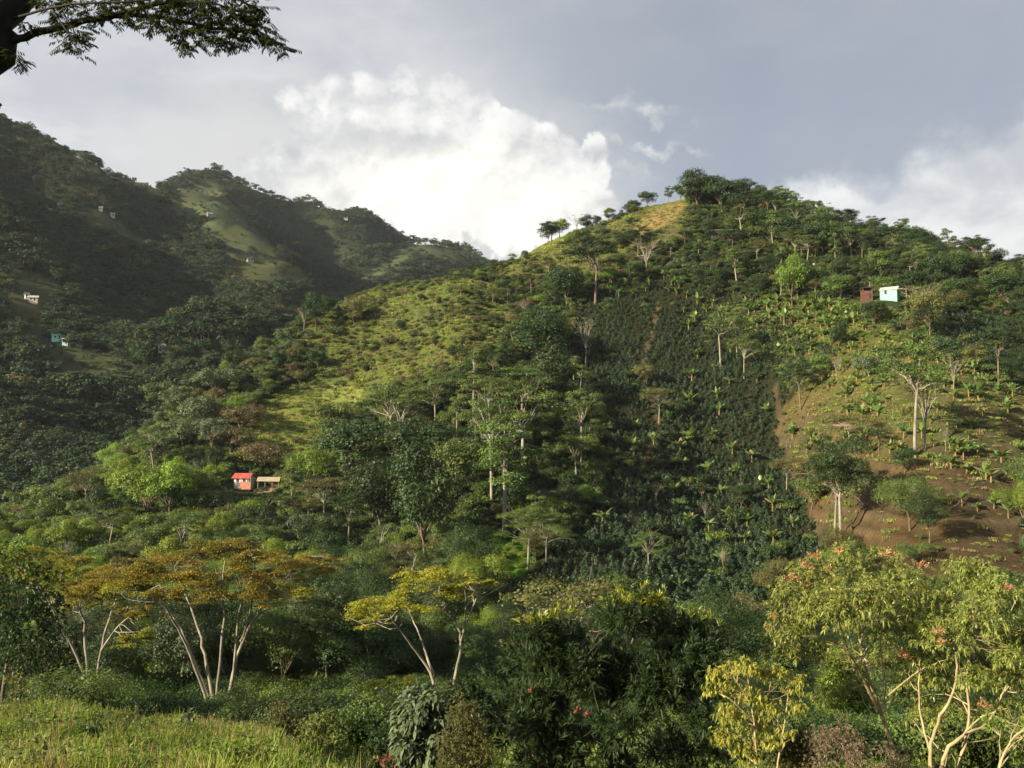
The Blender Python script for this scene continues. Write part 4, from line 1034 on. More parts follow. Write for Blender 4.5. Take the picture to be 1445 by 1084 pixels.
# ================================================================== foreground trees
def whorls(mb, pos, axis, m, L, Wd, spread, bend, rng, tint=None, mat=0):
    """m leaves fanned round the end of each twig"""
    k = len(pos); ax = unit(axis); t = unit(np.cross(ax, rng.normal(size=(k, 3)))); b = np.cross(ax, t)
    a = rng.uniform(0, 6.28, (k, m)); sp_ = spread * rng.uniform(.6, 1.3, (k, m))
    d = ax[:, None] * np.cos(sp_)[..., None] + (t[:, None] * np.cos(a)[..., None] + b[:, None] * np.sin(a)[..., None]) * np.sin(sp_)[..., None]
    base = pos[:, None] - ax[:, None] * (rng.uniform(0, .5, (k, m)) * L)[..., None]
    tt = np.repeat(np.clip((rng.uniform(0, .85, k) if tint is None else tint), 0, 1), m)
    blades(mb, base.reshape(-1, 3), d.reshape(-1, 3), L * rng.uniform(.65, 1.15, k * m), Wd * rng.uniform(.8, 1.2, k * m), bend, rng, mat, np.clip(tt + rng.normal(size=k * m) * .1, 0, 1))


def limbs(mb, paths, rng, sides=7):
    for pts, r0, r1 in paths:
        p = smoothpath([P(*q) for q in pts], 4); p[1:-1] += rng.normal(size=(len(p) - 2, 3)) * r0 * .18
        mb.tube(p, np.linspace(r0, r1, len(p)), sides)


def twigs_to(mb, paths, tips, rng, r=.012, cap=400):
    """boughs from the limbs to hubs inside the crown, and fine twigs from each hub to the leafy tips round it"""
    q = np.concatenate([smoothpath([P(*a) for a in pts], 4)[3:] for pts, _, _ in paths]); tips = np.asarray(tips)[:cap]
    nh = max(3, len(tips) // 7); hubs = tips[rng.permutation(len(tips))[:nh]]
    cost = np.sqrt(((hubs[:, None] - q[None]) ** 2).sum(2)) + np.maximum(q[None, :, 2] - hubs[:, None, 2] + .3, 0) * 2
    cost *= rng.uniform(1, 1.5, cost.shape); at_ = np.argmin(cost, 1); ends = []
    for k in range(nh):
        a, b = q[at_[k]], hubs[k] - (hubs[k] - q[at_[k]]) * .18; ln = np.linalg.norm(b - a)
        pth = curve(a, (a + b) / 2 + rng.normal(size=3) * ln * .10 + [0, 0, -ln * .06], b, 6); pth[1:-1] += rng.normal(size=(4, 3)) * ln * .02
        mb.tube(pth, np.linspace(r * 2.0, r * .8, 6), 5); ends.append(pth[3:])
    ends = np.concatenate(ends)
    for t in tips:
        d = ((ends - t) ** 2).sum(1) * rng.uniform(1, 2.5, len(ends)); c_ = ends[np.argmin(d)]; ln = np.linalg.norm(t - c_)
        mb.tube(curve(c_, (c_ + t) / 2 + rng.normal(size=3) * ln * .12, t, 4), np.linspace(r * .7, r * .3, 4), 4)


def shell(rng, lumps, per, flat=.8, out_=.55, sink=-.35):
    """leafy tips over rounded masses: lumps are (px, py, radius in px, distance)"""
    pos, ax = [], []
    for px, py, rp, Y in lumps:
        r = rp * Y / FPX; k = int(per * (rp / 40.0) ** 2); d = unit(rng.normal(size=(k, 3))); d = d[d[:, 2] > sink]
        rr = rng.uniform(out_, 1.08, len(d))[:, None] * (1 + .2 * np.sin(d[:, :1] * 6 + px) * np.cos(d[:, 1:2] * 5 + py))
        pos.append(P(px, py, Y) + d * rr * r * np.array([1, 1, flat])); ax.append(d)
    return np.concatenate(pos), np.concatenate(ax)


def fill_lumps(rng, poly, k, r0, r1, Y, dY):
    xs_ = [q[0] for q in poly]; ys_ = [q[1] for q in poly]; got = []
    while len(got) < k:
        a, b = rng.uniform(min(xs_), max(xs_)), rng.uniform(min(ys_), max(ys_))
        if inpoly([a], [b], poly)[0]: got.append((a, b, rng.uniform(r0, r1), Y + rng.uniform(-dY, dY)))
    return got


def foot(px, Y):
    a, _ = ray(px, HOR); return np.array([a * Y, Y, hz(a * Y, Y)])


def stand(name, label, cat, px, Y, parts, group=None):
    """a thing at its foot; its parts were modelled in world places and are re-based to the foot"""
    f = foot(px, Y); t = thing(name, label, cat, f, group=group)
    for pn_, mb, mats in parts:
        if not mb.v: continue
        mb.v = [v - f for v in mb.v]; link(pn_, mb.build(name + '_' + pn_, mats, pn_ == 'trunk'), t)
    return t


def umbrella_tree(name, label, cat, Y, base, stems, pads, mat, seed, chip=.14, dens=1500, sag=.34, barkm='pale', group=None, mat2=None):
    rg = np.random.default_rng(seed); tr, cr = MB(), MB()
    ft = foot(base, Y); limbs(tr, stems, rg)
    for px, py, rp, dY in pads:
        lowm = 1 if (mat2 and rg.random() < np.clip((py - 790) / 70, .05, .8)) else 0
        # a wide pad is made of several small leafy cushions strung along a bough
        rp = rp * 1.12; n_ = max(6, int(rp / 3)); c0 = P(px, py, Y + dY); r = rp * Y / FPX
        for q in range(n_):
            a, f = rg.uniform(0, 6.28), math.sqrt(rg.uniform(0, 1))
            c_ = c0 + np.array([math.cos(a) * r * f, math.sin(a) * r * f * .9, -.38 * r * f * f * sag * 3 + rg.normal() * r * .09])
            rr = r * rg.uniform(.16, .36); k = int(dens * (rr * 1.0) ** 2 * 1.0) + 36
            d_ = rg.normal(size=(k, 3)) * np.array([.55, .55, .05 + .07 * rg.random()]); tl = rg.normal(size=2) * .18; d_[:, 2] += d_[:, 0] * tl[0] + d_[:, 1] * tl[1] - .12 * (d_[:, 0] ** 2 + d_[:, 1] ** 2)
            chips(cr, c_ + d_ * rr * 1.15, rg.normal(size=(k, 3)) * .5 + [0, 0, .8], chip, rg, lowm, np.clip(rg.uniform(.15, .95) + rg.normal(size=k) * .12, 0, 1))
        tipb = c0 - [0, 0, r * .12]
        twigs_to(tr, stems, [tipb + rg.normal(size=3) * r * [.6, .6, .05] for _ in range(5)], rg, .02)
    return stand(name, label, cat, base, Y, [('trunk', tr, M[barkm]), ('crown', cr, [M[mat], M[mat2 or mat]])], group)


Y1 = 68
g1 = foot(310, Y1); b1 = 600 - g1[2] / Y1 * FPX
st = [([(296, b1 + 8, Y1), (292, 985, Y1), (262, 905, Y1 - 1), (240, 868, Y1 - 2), (212, 828, Y1 - 3)], .17, .05),
      ([(300, b1 + 8, Y1), (302, 985, Y1), (290, 935, Y1), (282, 890, Y1 + 1), (262, 838, Y1 + 2), (246, 800, Y1 + 2)], .20, .05),
      ([(302, 1000, Y1), (278, 945, Y1 + 1), (262, 900, Y1 + 2), (232, 850, Y1 + 3), (190, 812, Y1 + 4)], .15, .04),
      ([(305, b1 + 8, Y1), (306, 980, Y1 - 1), (312, 915, Y1 - 2), (318, 870, Y1 - 3), (312, 830, Y1 - 3), (318, 790, Y1 - 4)], .17, .05),
      ([(318, b1 + 8, Y1), (322, 985, Y1), (334, 925, Y1), (352, 885, Y1 + 1), (375, 850, Y1 + 1), (402, 815, Y1 + 2), (440, 785, Y1 + 3)], .19, .04),
      ([(328, 960, Y1), (334, 900, Y1 - 1), (338, 855, Y1 - 2), (362, 800, Y1 - 2), (352, 775, Y1 - 3)], .13, .04),
      ([(340, 905, Y1), (352, 872, Y1 - 1), (356, 840, Y1 - 2), (380, 810, Y1 - 3)], .10, .03)]
pads = [(150, 806, 44, 2), (195, 795, 46, -2), (240, 786, 40, 4), (285, 768, 36, 0), (322, 760, 34, 3), (372, 778, 38, -2), (420, 790, 36, 1), (452, 782, 26, 3), (262, 812, 40, -4), (330, 800, 36, -3),
        (392, 806, 34, 4), (232, 835, 26, -5), (300, 836, 30, 4), (352, 832, 34, -4), (412, 828, 26, -2), (130, 826, 30, -1), (178, 822, 34, -4), (436, 840, 18, 0), (210, 858, 20, -5)]
umbrella_tree('umbrella_tree', 'wide many-stemmed umbrella tree with rust-gold crown above the sunny meadow', 'tree', Y1, 310, st, pads, 'rust', 31, mat2='gold', group='umbrella trees behind the meadow')
Y2 = 74
b2 = 600 - foot(125, Y2)[2] / Y2 * FPX
st = [([(128, b2 + 8, Y2), (124, 950, Y2), (120, 900, Y2), (118, 870, Y2), (105, 848, Y2 - 1), (80, 815, Y2 - 2)], .19, .05),
      ([(118, 950, Y2), (100, 905, Y2), (88, 890, Y2 - 1), (70, 850, Y2 - 2), (40, 800, Y2 - 3)], .13, .04),
      ([(130, b2 + 8, Y2), (140, 930, Y2), (150, 885, Y2), (166, 840, Y2 + 1), (172, 820, Y2 + 2)], .15, .04),
      ([(142, 920, Y2), (168, 880, Y2), (196, 862, Y2 - 1), (222, 842, Y2 - 2)], .10, .03)]
pads = [(10, 780, 34, 0), (52, 776, 34, 2), (92, 782, 30, -3), (60, 800, 30, -4), (110, 806, 34, 2), (24, 800, 26, 3), (150, 838, 22, -2), (112, 840, 24, -4), (78, 828, 20, 4), (186, 897, 20, -5), (200, 888, 16, -4), (175, 850, 18, 3)]
umbrella_tree('umbrella_tree', 'umbrella tree with thin forked pale stems left of the rust-gold one', 'tree', Y2, 125, st, pads, 'rust', 32, mat2='gold', group='umbrella trees behind the meadow')
Y3 = 62
b3 = 600 - foot(612, Y3)[2] / Y3 * FPX
st = [([(622, b3 + 8, Y3), (612, 955, Y3), (592, 925, Y3), (572, 900, Y3 - 1), (552, 872, Y3 - 2), (520, 850, Y3 - 3)], .14, .03),
      ([(612, 955, Y3), (600, 918, Y3 + 1), (592, 895, Y3 + 1), (578, 865, Y3 + 2), (572, 845, Y3 + 2)], .11, .03),
      ([(634, b3 + 8, Y3), (640, 960, Y3), (652, 915, Y3), (648, 885, Y3), (622, 855, Y3 - 1), (610, 838, Y3 - 2)], .15, .03),
      ([(650, 905, Y3), (662, 868, Y3), (672, 845, Y3 + 1), (680, 828, Y3 + 1)], .10, .03), ([(655, 880, Y3), (658, 850, Y3 - 1), (655, 825, Y3 - 2)], .08, .03)]
pads = [(600, 808, 36, 2), (632, 806, 30, -2), (664, 816, 30, 1), (586, 828, 26, -3), (640, 830, 30, 3), (546, 838, 30, 0), (522, 850, 28, 2), (560, 852, 24, -3), (505, 866, 24, 0), (600, 850, 24, -3), (688, 822, 14, 0), (530, 872, 18, -3)]
umbrella_tree('umbrella_tree', 'golden green flat-topped umbrella tree with slender forked pale stems above the gully', 'tree', Y3, 620, st, pads, 'gold', 33, group='umbrella trees behind the meadow')
Y4 = 50
st = [([(552, 1040, Y4), (548, 1005, Y4), (542, 975, Y4)], .08, .03), ([(548, 1005, Y4), (570, 975, Y4), (585, 968, Y4)], .06, .02)]
umbrella_tree('umbrella_tree', 'small low golden umbrella tree below the larger golden one', 'tree', Y4, 552, st, [(535, 962, 22, 0), (566, 958, 24, 1), (515, 972, 16, -1), (590, 966, 14, 1)], 'gold', 34, group='umbrella trees behind the meadow')

# ---- mango trees on the right
def leafy(name, label, cat, px, Y, paths, lumps, seed, mat, bark, per, m, L, Wd, spread, bend, extra=(), flat=.85, out_=.5, twr=.012, ntw=260, up=0.0, sink=-.45, group=None, tipmat=None, tiprow=None):
    rg = np.random.default_rng(seed); tr, cr = MB(), MB()
    limbs(tr, [(a, b * .60, c_ * .7) for a, b, c_ in paths], rg)
    pos, ax = shell(rg, lumps, per, flat, out_, sink)
    sel = rg.permutation(len(pos)); pos, ax = pos[sel], ax[sel]
    twigs_to(tr, paths, pos, rg, twr, ntw)
    ax = ax + rg.normal(size=ax.shape) * .35 + np.array([0, 0, up])
    parts = [('trunk', tr, M[bark])]
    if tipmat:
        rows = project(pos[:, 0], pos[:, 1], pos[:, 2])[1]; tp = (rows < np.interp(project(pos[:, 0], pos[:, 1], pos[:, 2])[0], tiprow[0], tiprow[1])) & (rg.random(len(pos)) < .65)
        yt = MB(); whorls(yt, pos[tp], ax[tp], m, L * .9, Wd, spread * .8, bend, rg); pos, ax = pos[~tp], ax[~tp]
        parts.append(('sunlit_leaves', yt, M[tipmat]))  # top of the crown painted in a sunlit leaf colour
    whorls(cr, pos, ax, m, L, Wd, spread, bend, rg); parts.append(('crown', cr, M[bark and mat]))
    for pn_, mb, mt in extra: parts.append((pn_, mb, mt))
    return stand(name, label, cat, px, Y, parts, group)


def panicles(spots, Y, seed, mat='panicle', size=.55):
    """loose reddish flower sprays"""
    rg = np.random.default_rng(seed); res = []
    for px, py, s_ in spots:
        mb = MB(); o = P(px, py + 6, Y); h = s_ * .55 * Y / FPX
        for k in range(16):
            d = unit(np.array([rg.normal() * .6, rg.normal() * .6, rg.uniform(.3, 1.2)])); e = o + d * h * rg.uniform(.5, 1.2)
            mb.tube([o, (o + e) / 2 + rg.normal(size=3) * h * .06, e], [.010, .007, .004], 4)
            t = rg.uniform(.35, 1, (12, 1)); p = o + (e - o) * t + rg.normal(size=(12, 3)) * h * .09
            chips(mb, p, rg.normal(size=(12, 3)), .055, rg, 0, rg.uniform(0, 1, 12), .7)
        res.append(('flower_spray', mb, M[mat]))
    return res


YA = 29
ma = [([(1282, 1210, YA), (1268, 1110, YA), (1258, 1050, YA), (1245, 1008, YA), (1222, 968, YA - .5), (1196, 915, YA - 1), (1165, 900, YA - 1.2), (1122, 896, YA - 1.5)], .17, .035),
      ([(1245, 1008, YA), (1226, 960, YA), (1214, 915, YA), (1212, 860, YA + .5), (1208, 822, YA + .8)], .10, .03),
      ([(1248, 1000, YA), (1248, 950, YA + .5), (1240, 905, YA + .8), (1248, 870, YA + 1)], .08, .03),
      ([(1250, 985, YA), (1275, 962, YA - .5), (1300, 945, YA - 1)], .06, .02),
      ([(1212, 895, YA), (1240, 862, YA - .8), (1256, 850, YA - 1), (1290, 820, YA - 1.4)], .05, .02), ([(1196, 915, YA - 1), (1180, 870, YA - 1.2), (1170, 830, YA - 1.5)], .05, .02)]
lm = [(1120, 850, 38, YA - 2), (1110, 885, 30, YA - 2), (1150, 820, 42, YA - 1), (1165, 865, 42, YA - 3), (1195, 812, 46, YA), (1210, 850, 48, YA - 3), (1245, 808, 42, YA + 1), (1260, 845, 46, YA - 2), (1225, 880, 42, YA + 2),
      (1290, 835, 44, YA), (1275, 890, 42, YA - 1), (1135, 915, 30, YA - 1), (1105, 920, 22, YA - 2), (1190, 930, 30, YA + 2), (1300, 880, 40, YA + 1), (1310, 925, 36, YA - 1), (1255, 930, 30, YA + 2), (1190, 782, 20, YA), (1205, 975, 26, YA + 3), (1165, 985, 26, YA + 3)]
leafy('mango_tree', 'tall mango tree with low fork, sunlit tan limbs and orange flower sprays', 'tree', 1282, YA, ma, lm, 41, 'mango', 'tanbark', 250, 11, .185, .040, 1.0, .4,
      panicles([(1185, 776, 20), (1150, 782, 24), (1138, 797, 22), (1117, 815, 30), (1136, 826, 22), (1095, 868, 18), (1250, 782, 30), (1120, 855, 14), (1085, 885, 16), (1278, 923, 26), (1300, 795, 20), (1170, 800, 14), (1082, 915, 14)], YA - 1.6, 42),
      group='mango trees in the right foreground')
YB = 27
mb_ = [([(1318, 1215, YB), (1314, 1110, YB), (1312, 1060, YB), (1322, 1018, YB - .4), (1342, 985, YB - .6), (1352, 950, YB - .8), (1345, 905, YB - 1)], .13, .03),
       ([(1322, 1210, YB), (1326, 1110, YB), (1332, 1058, YB), (1360, 1036, YB), (1392, 1025, YB + .4), (1410, 990, YB + .6), (1425, 960, YB + .8)], .13, .03),
       ([(1342, 1215, YB), (1346, 1110, YB + .4), (1362, 1045, YB + .6), (1368, 1010, YB + .6), (1362, 950, YB + .5), (1378, 900, YB + .3)], .12, .03),
       ([(1312, 1060, YB), (1298, 1010, YB + .4), (1296, 965, YB + .6), (1300, 920, YB + .7)], .07, .02), ([(1360, 1036, YB), (1385, 1010, YB - .8), (1420, 1000, YB - 1.4)], .05, .02)]
lm = [(1340, 855, 36, YB + 2), (1372, 822, 32, YB + 1), (1352, 802, 22, YB + 1), (1405, 838, 38, YB), (1440, 850, 40, YB + 2), (1330, 900, 40, YB - 1), (1380, 880, 44, YB - 1), (1425, 900, 44, YB + 1), (1360, 935, 42, YB + 2), (1405, 950, 42, YB + 2),
      (1450, 950, 40, YB), (1325, 960, 36, YB + 2), (1290, 990, 30, YB + 3), (1340, 1000, 28, YB + 3), (1435, 1000, 30, YB + 2.5), (1470, 900, 44, YB), (1385, 800, 18, YB + 1), (1400, 1000, 30, YB + 3), (1300, 1020, 26, YB + 2), (1350, 1050, 26, YB + 3), (1290, 960, 28, YB + 2), (1450, 1050, 30, YB + 3), (1380, 960, 26, YB - 1.5), (1425, 930, 26, YB - 2)]
leafy('mango_tree', 'bushier mango tree at the right edge with several stems from the ground', 'tree', 1325, YB, mb_, lm, 43, 'mango', 'tanbark', 250, 11, .175, .038, 1.0, .4,
      panicles([(1325, 890, 22), (1332, 905, 20), (1388, 992, 20), (1422, 826, 18), (1372, 870, 10)], YB - 1.6, 44), group='mango trees in the right foreground')
leafy('sapling', 'thin bare-limbed sapling leaning out of the lower right corner', 'tree', 1405, 22, [([(1398, 1200, 22), (1408, 1080, 22), (1430, 1040, 22), (1470, 1005, 22)], .06, .02), ([(1425, 1048, 22), (1440, 1030, 21.6), (1475, 1030, 21.4)], .04, .02)],
      [(1440, 1060, 22, 23), (1402, 1028, 20, 23.5), (1450, 1030, 18, 23)], 45, 'bright', 'tanbark', 170, 8, .16, .05, 1.0, .3, ntw=40)

# ---- yellow-leaved small tree
YC = 21
yl = [([(1070, 1180, YC), (1068, 1090, YC), (1066, 1040, YC), (1060, 985, YC), (1052, 940, YC)], .07, .02), ([(1100, 1180, YC), (1095, 1090, YC), (1106, 1030, YC), (1112, 985, YC), (1118, 950, YC)], .05, .015),
      ([(1062, 1000, YC), (1040, 960, YC - .3), (1015, 945, YC - .6)], .03, .01), ([(1064, 1020, YC), (1030, 985, YC - .2), (1005, 975, YC)], .03, .01), ([(1066, 1030, YC), (1085, 980, YC + .3), (1090, 945, YC + .3)], .03, .01)]
lm = [(1012, 955, 17, YC), (1030, 945, 17, YC), (1052, 942, 17, YC - .5), (1005, 975, 16, YC), (1035, 975, 20, YC + .5), (1075, 950, 17, YC), (1100, 950, 16, YC), (1120, 972, 16, YC), (1130, 960, 13, YC), (1060, 985, 22, YC), (1030, 1010, 22, YC),
      (1065, 1025, 24, YC + .5), (1090, 1005, 20, YC), (1125, 1000, 14, YC), (1018, 1040, 18, YC), (1050, 1060, 24, YC), (1085, 1050, 18, YC), (1110, 1035, 14, YC)]
leafy('yellow_tree', 'small sparse tree with drooping bright yellow leaves left of the mango trees', 'tree', 1070, YC, yl, lm, 46, 'yellow', 'tanbark', 420, 8, .09, .032, 1.2, .85, flat=1.0, out_=.2, ntw=200, twr=.008)

# ---- dark lance-leaved tree in the middle
YD = 26
poly = [(705, 985), (715, 930), (745, 890), (790, 880), (830, 868), (880, 852), (930, 850), (975, 880), (1000, 930), (1005, 1010), (985, 1100), (700, 1100), (690, 1030)]
rg0 = np.random.default_rng(50)
lm = fill_lumps(rg0, poly, 46, 26, 42, YD, 1.8) + [(905, 842, 20, YD), (860, 862, 22, YD), (765, 885, 20, YD), (925, 850, 22, YD), (655, 965, 20, YD), (668, 990, 26, YD), (645, 1000, 20, YD), (985, 880, 18, YD + .5), (680, 1040, 26, YD)]
dl = [([(790, 1220, YD), (780, 1100, YD), (765, 1030, YD), (750, 970, YD), (740, 920, YD)], .12, .03), ([(860, 1220, YD), (860, 1100, YD), (866, 1020, YD), (885, 930, YD), (905, 865, YD)], .14, .03),
      ([(860, 1060, YD), (920, 1000, YD), (960, 940, YD), (980, 900, YD)], .07, .02), ([(780, 1100, YD), (740, 1050, YD), (700, 1010, YD), (660, 985, YD)], .06, .02), ([(862, 1040, YD), (830, 960, YD - .5), (820, 890, YD - .5)], .06, .02)]
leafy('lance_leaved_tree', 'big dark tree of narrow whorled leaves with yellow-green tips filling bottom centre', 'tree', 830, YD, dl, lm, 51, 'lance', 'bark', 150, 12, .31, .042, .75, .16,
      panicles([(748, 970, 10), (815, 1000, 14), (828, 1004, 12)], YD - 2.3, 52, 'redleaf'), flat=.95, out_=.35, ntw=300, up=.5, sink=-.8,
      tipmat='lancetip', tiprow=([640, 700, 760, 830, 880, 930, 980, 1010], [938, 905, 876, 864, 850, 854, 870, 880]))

# ---- leafy crown at the left frame edge
YE = 42
lm = [(-20, 800, 46, YE), (25, 800, 42, YE - 1), (62, 808, 30, YE), (20, 850, 48, YE - 2), (65, 850, 32, YE - 1), (-10, 890, 48, YE), (45, 890, 40, YE - 2), (75, 880, 22, YE), (30, 925, 38, YE - 1), (-30, 850, 50, YE), (70, 915, 20, YE + 1)]
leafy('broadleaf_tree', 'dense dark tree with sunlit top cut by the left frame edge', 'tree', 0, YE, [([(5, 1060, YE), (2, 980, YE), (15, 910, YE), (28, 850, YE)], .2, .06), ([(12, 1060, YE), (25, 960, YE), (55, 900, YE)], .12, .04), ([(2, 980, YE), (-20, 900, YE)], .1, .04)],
      lm, 53, 'dark', 'bark', 220, 7, .22, .09, .9, .3, ntw=120, sink=-.6, tipmat='bright', tiprow=([-60, 0, 60, 100], [815, 812, 822, 840]))  # the sunlit top is painted with a brighter leaf colour

# ---- bushes round the meadow's edge
def bush(label, px, Y, w, h, py, mat, seed, L=.12, Wd=.05, per=190, m=8, name='shrub', cat='shrub', bark='bark', spread=.9, bend=.2, up=.3, out_=.35):
    rg = np.random.default_rng(seed); lm_ = []
    for k in range(max(5, int(w * h / 220))):
        a = rg.uniform(-1, 1); b = rg.uniform(0, 1)
        lm_.append((px + a * w * .42 * (1 - b * .5), py - h * .12 - b * h * .72, rg.uniform(.15, .24) * min(w, h), Y + rg.uniform(-.02, .02) * Y))
    pth = [([(px + rg.uniform(-.1, .1) * w, py + 20, Y), (px + q * w * .5, py - h * .3, Y), (px + q * w, py - h * .7, Y)], .03, .01) for q in (-.32, -.1, .12, .3)]
    return leafy(name, label, cat, px, Y, pth, lm_, seed, mat, bark, per * (1600 / max(400, (min(w, h) * .2) ** 2)) * .25, m, L, Wd, spread, bend, ntw=50, twr=.006, up=up, out_=out_, sink=-.8)


BUSH = [('pale-leaved plant with large drooping leaves left of the dark tree', 598, 26, 86, 120, 1075, 'greygreen', .30, .12, 100, 'large_leaved_plant'),
        ('olive fine-leaved bush in sun, against the dark lance-leaved tree', 655, 23, 80, 130, 1100, 'olive', .09, .03, 260, 'shrub'),
        ('low plant of orange-red young leaves at bottom of the picture', 550, 20, 46, 26, 1090, 'redleaf', .13, .06, 150, 'red_leaved_plant'),
        ('grey-olive bush at the end of the meadow, left of the pale bush', 405, 31, 80, 80, 1062, 'olive', .10, .04, 250, 'shrub'),
        ('yellow-tipped bush at the right end of the meadow', 452, 30, 74, 88, 1080, 'scrub', .12, .05, 220, 'shrub'),
        ('dark round bush under the umbrella trees at the meadow edge', 78, 40, 90, 44, 990, 'mid', .16, .07, 200, 'shrub'),
        ('tall light shrub standing in the meadow near its left end', 25, 32, 46, 60, 1000, 'scrub', .12, .05, 200, 'shrub'),
        ('bright bush below the forked stems of the rust-gold tree', 262, 48, 80, 30, 1030, 'scrub', .16, .06, 220, 'shrub'),
        ('olive bush in front of the rust-gold tree stems', 345, 46, 90, 42, 1040, 'olive', .15, .06, 220, 'shrub'),
        ('dark bush behind the middle of the meadow', 200, 44, 80, 34, 1015, 'dark', .17, .07, 220, 'shrub'),
        ('bright shrub among the grass at bottom left', 130, 24, 60, 54, 1055, 'mid', .12, .05, 220, 'shrub'),
        ('broad-leaved weed clump in front of the rust-gold tree', 262, 30, 40, 46, 1048, 'greygreen', .18, .09, 120, 'shrub'),
        ('dark bush filling the gully left of the pale plant', 510, 34, 100, 90, 1080, 'mid', .16, .06, 220, 'shrub'),
        ('dry brown twiggy shrub under the tall mango tree', 1180, 26, 110, 84, 1100, 'tan', .09, .02, 160, 'dry_shrub'),
        ('second dry tan shrub beside the mango trunks', 1262, 25, 70, 60, 1100, 'tan', .09, .02, 160, 'dry_shrub'),
        ('bright green leafy bush between the mango trees and yellow tree', 1190, 34, 90, 100, 1010, 'bright', .15, .06, 200, 'shrub'),
        ('green bush at the foot of the yellow tree', 1125, 27, 80, 80, 1100, 'olive', .12, .05, 200, 'shrub'),
        ('dark bush below the bushier mango tree', 1375, 29, 120, 90, 1105, 'mid', .15, .06, 200, 'shrub'),
        ('green bush low between the dark tree and yellow tree', 1010, 26, 60, 70, 1105, 'mid', .14, .06, 200, 'shrub'),
        ('dark bush left of the large pale-leaved plant', 540, 29, 60, 70, 1090, 'dark', .14, .06, 200, 'shrub')]
for i, (lb, px, Y, w, h, py, mt, L, Wd, per, nm) in enumerate(BUSH):
    bush(lb, px, Y, w, h, py, mt, 600 + i, L, Wd, per, name=nm, cat='shrub' if 'shrub' in nm else 'plant', bend=.5 if nm == 'large_leaved_plant' else .2)

# ---- tree overhanging the top left corner
YF = 7.0
rg = np.random.default_rng(61); tr, lf = MB(), MB()
ov = [([(-110, 1300, YF), (-112, 900, YF), (-104, 500, YF), (-72, 220, YF), (-34, 110, YF), (-4, 30, YF), (18, -60, YF), (30, -260, YF)], .25, .13),
      ([(8, 62, YF), (45, 47, YF), (95, 37, YF + .1), (135, 27, YF + .1), (170, 22, YF + .2), (215, 22, YF + .2), (260, 32, YF + .2), (320, 42, YF + .3), (370, 48, YF + .3), (400, 66, YF + .3)], .034, .007),
      ([(14, 28, YF), (60, 14, YF - .2), (110, 4, YF - .3), (180, 4, YF - .3), (240, -6, YF - .3)], .012, .005),
      ([(130, 28, YF + .1), (185, 14, YF), (240, 2, YF - .1), (300, 4, YF - .2), (340, 18, YF - .2)], .02, .006), ([(240, -6, YF - .3), (310, -12, YF - .3), (360, 10, YF - .2)], .012, .005),
      ([(75, 15, YF - .1), (95, 45, YF - .2), (108, 62, YF - .2)], .009, .004), ([(30, -80, YF), (120, -110, YF), (260, -120, YF + .3)], .07, .02), ([(20, -100, YF), (-80, -220, YF + .5)], .07, .02),
      ([(-50, 240, YF), (-20, 190, YF), (-4, 150, YF), (2, 147, YF)], .05, .012)]
limbs(tr, ov, rg, 14)
lm = [(110, 12, 22), (70, 8, 20), (150, 10, 22), (190, 10, 26), (230, 14, 28), (265, 22, 28), (300, 26, 28), (330, 26, 28), (350, 10, 26), (310, 0, 30), (270, -5, 30), (230, -12, 30), (180, -18, 30), (100, 58, 18), (120, 48, 14), (85, 35, 13),
      (370, 46, 16), (385, 55, 13), (398, 64, 9), (330, 56, 15), (310, 60, 12), (285, 48, 18), (250, 48, 16), (258, 62, 8), (215, 30, 14), (10, 74, 12), (25, 82, 9), (0, 66, 10), (40, 38, 10), (130, 25, 12), (340, 38, 22), (360, 24, 18), (20, -120, 60), (120, -100, 60), (220, -90, 60), (320, -70, 50), (-60, -160, 90)]
for px, py, rp in lm:
    k = int(25 * (rp / 20) ** 2 * (1 if py > -30 else .5)) + 8
    d = unit(rg.normal(size=(k, 3))) * (rg.uniform(0, 1, (k, 1)) ** .4); p = P(px, py, YF) + d * rp * YF / FPX * np.array([1.1, 1.8, .8])
    dr = unit(np.c_[rg.normal(size=k), rg.normal(size=k), np.full(k, -.4)]); L = rg.uniform(.07, .13, k)
    # each small frond: a rachis with paired leaflets hanging from it
    for a, e, l_ in zip(p, dr, L):
        lf.tube([a, a + e * l_], [.0012, .0008], 3, 0, .3)
        t = np.repeat(np.linspace(.15, 1, 6), 2); sgn = np.tile([-1, 1], 6)[:, None]; sv_ = unit(np.cross(e, [0, 0, 1.0]))
        blades(lf, a + e * (t * l_)[:, None], sv_ * sgn + e * .6 + np.array([0, 0, -.45]), .042 * rg.uniform(.7, 1.2, 12), .013, .15, rg, 0, rg.uniform(0, .9))
stand('overhanging_tree', 'dark feathery tree reaching one long branch in from the upper left corner', 'tree', -60, YF, [('trunk', tr, M['darkbark']), ('leaves', lf, M['over'])])

# ---- meadow
gk = [[tuft(20 + i, M['grass'], 60, .55 + .17 * i, .22, .022, .28)] for i in range(4)] + [[tuft(30 + i, M['straw'], 24, .95, .18, .014, .2)] for i in range(2)] + [[tuft(40 + i, M['bright'], 60, .5, .24, .035, .5)] for i in range(2)]
def herb(seed, mat):
    rg_ = np.random.default_rng(seed); mb = MB(); k = 26
    pos = np.c_[rg_.normal(size=(k, 2)) * .22, rg_.uniform(.15, .8, k)]
    whorls(mb, pos, rg_.normal(size=(k, 3)) * .4 + [0, 0, 1], 7, .12, .045, 1.1, .2, rg_); return mb.build('herb', mat)
gk += [[herb(50, M['bright'])], [herb(51, M['scrub'])]]
gcol = proto_collection('meadow_kinds', gk)
rng = np.random.default_rng(12)
k = 34000; y = np.sqrt(rng.uniform(14 ** 2, 48 ** 2, k)); x = (rng.uniform(-120, 560, k) - W0 / 2) / (FPX * cp) * y; z = hz(x, y); px, py = project(x, y, z)
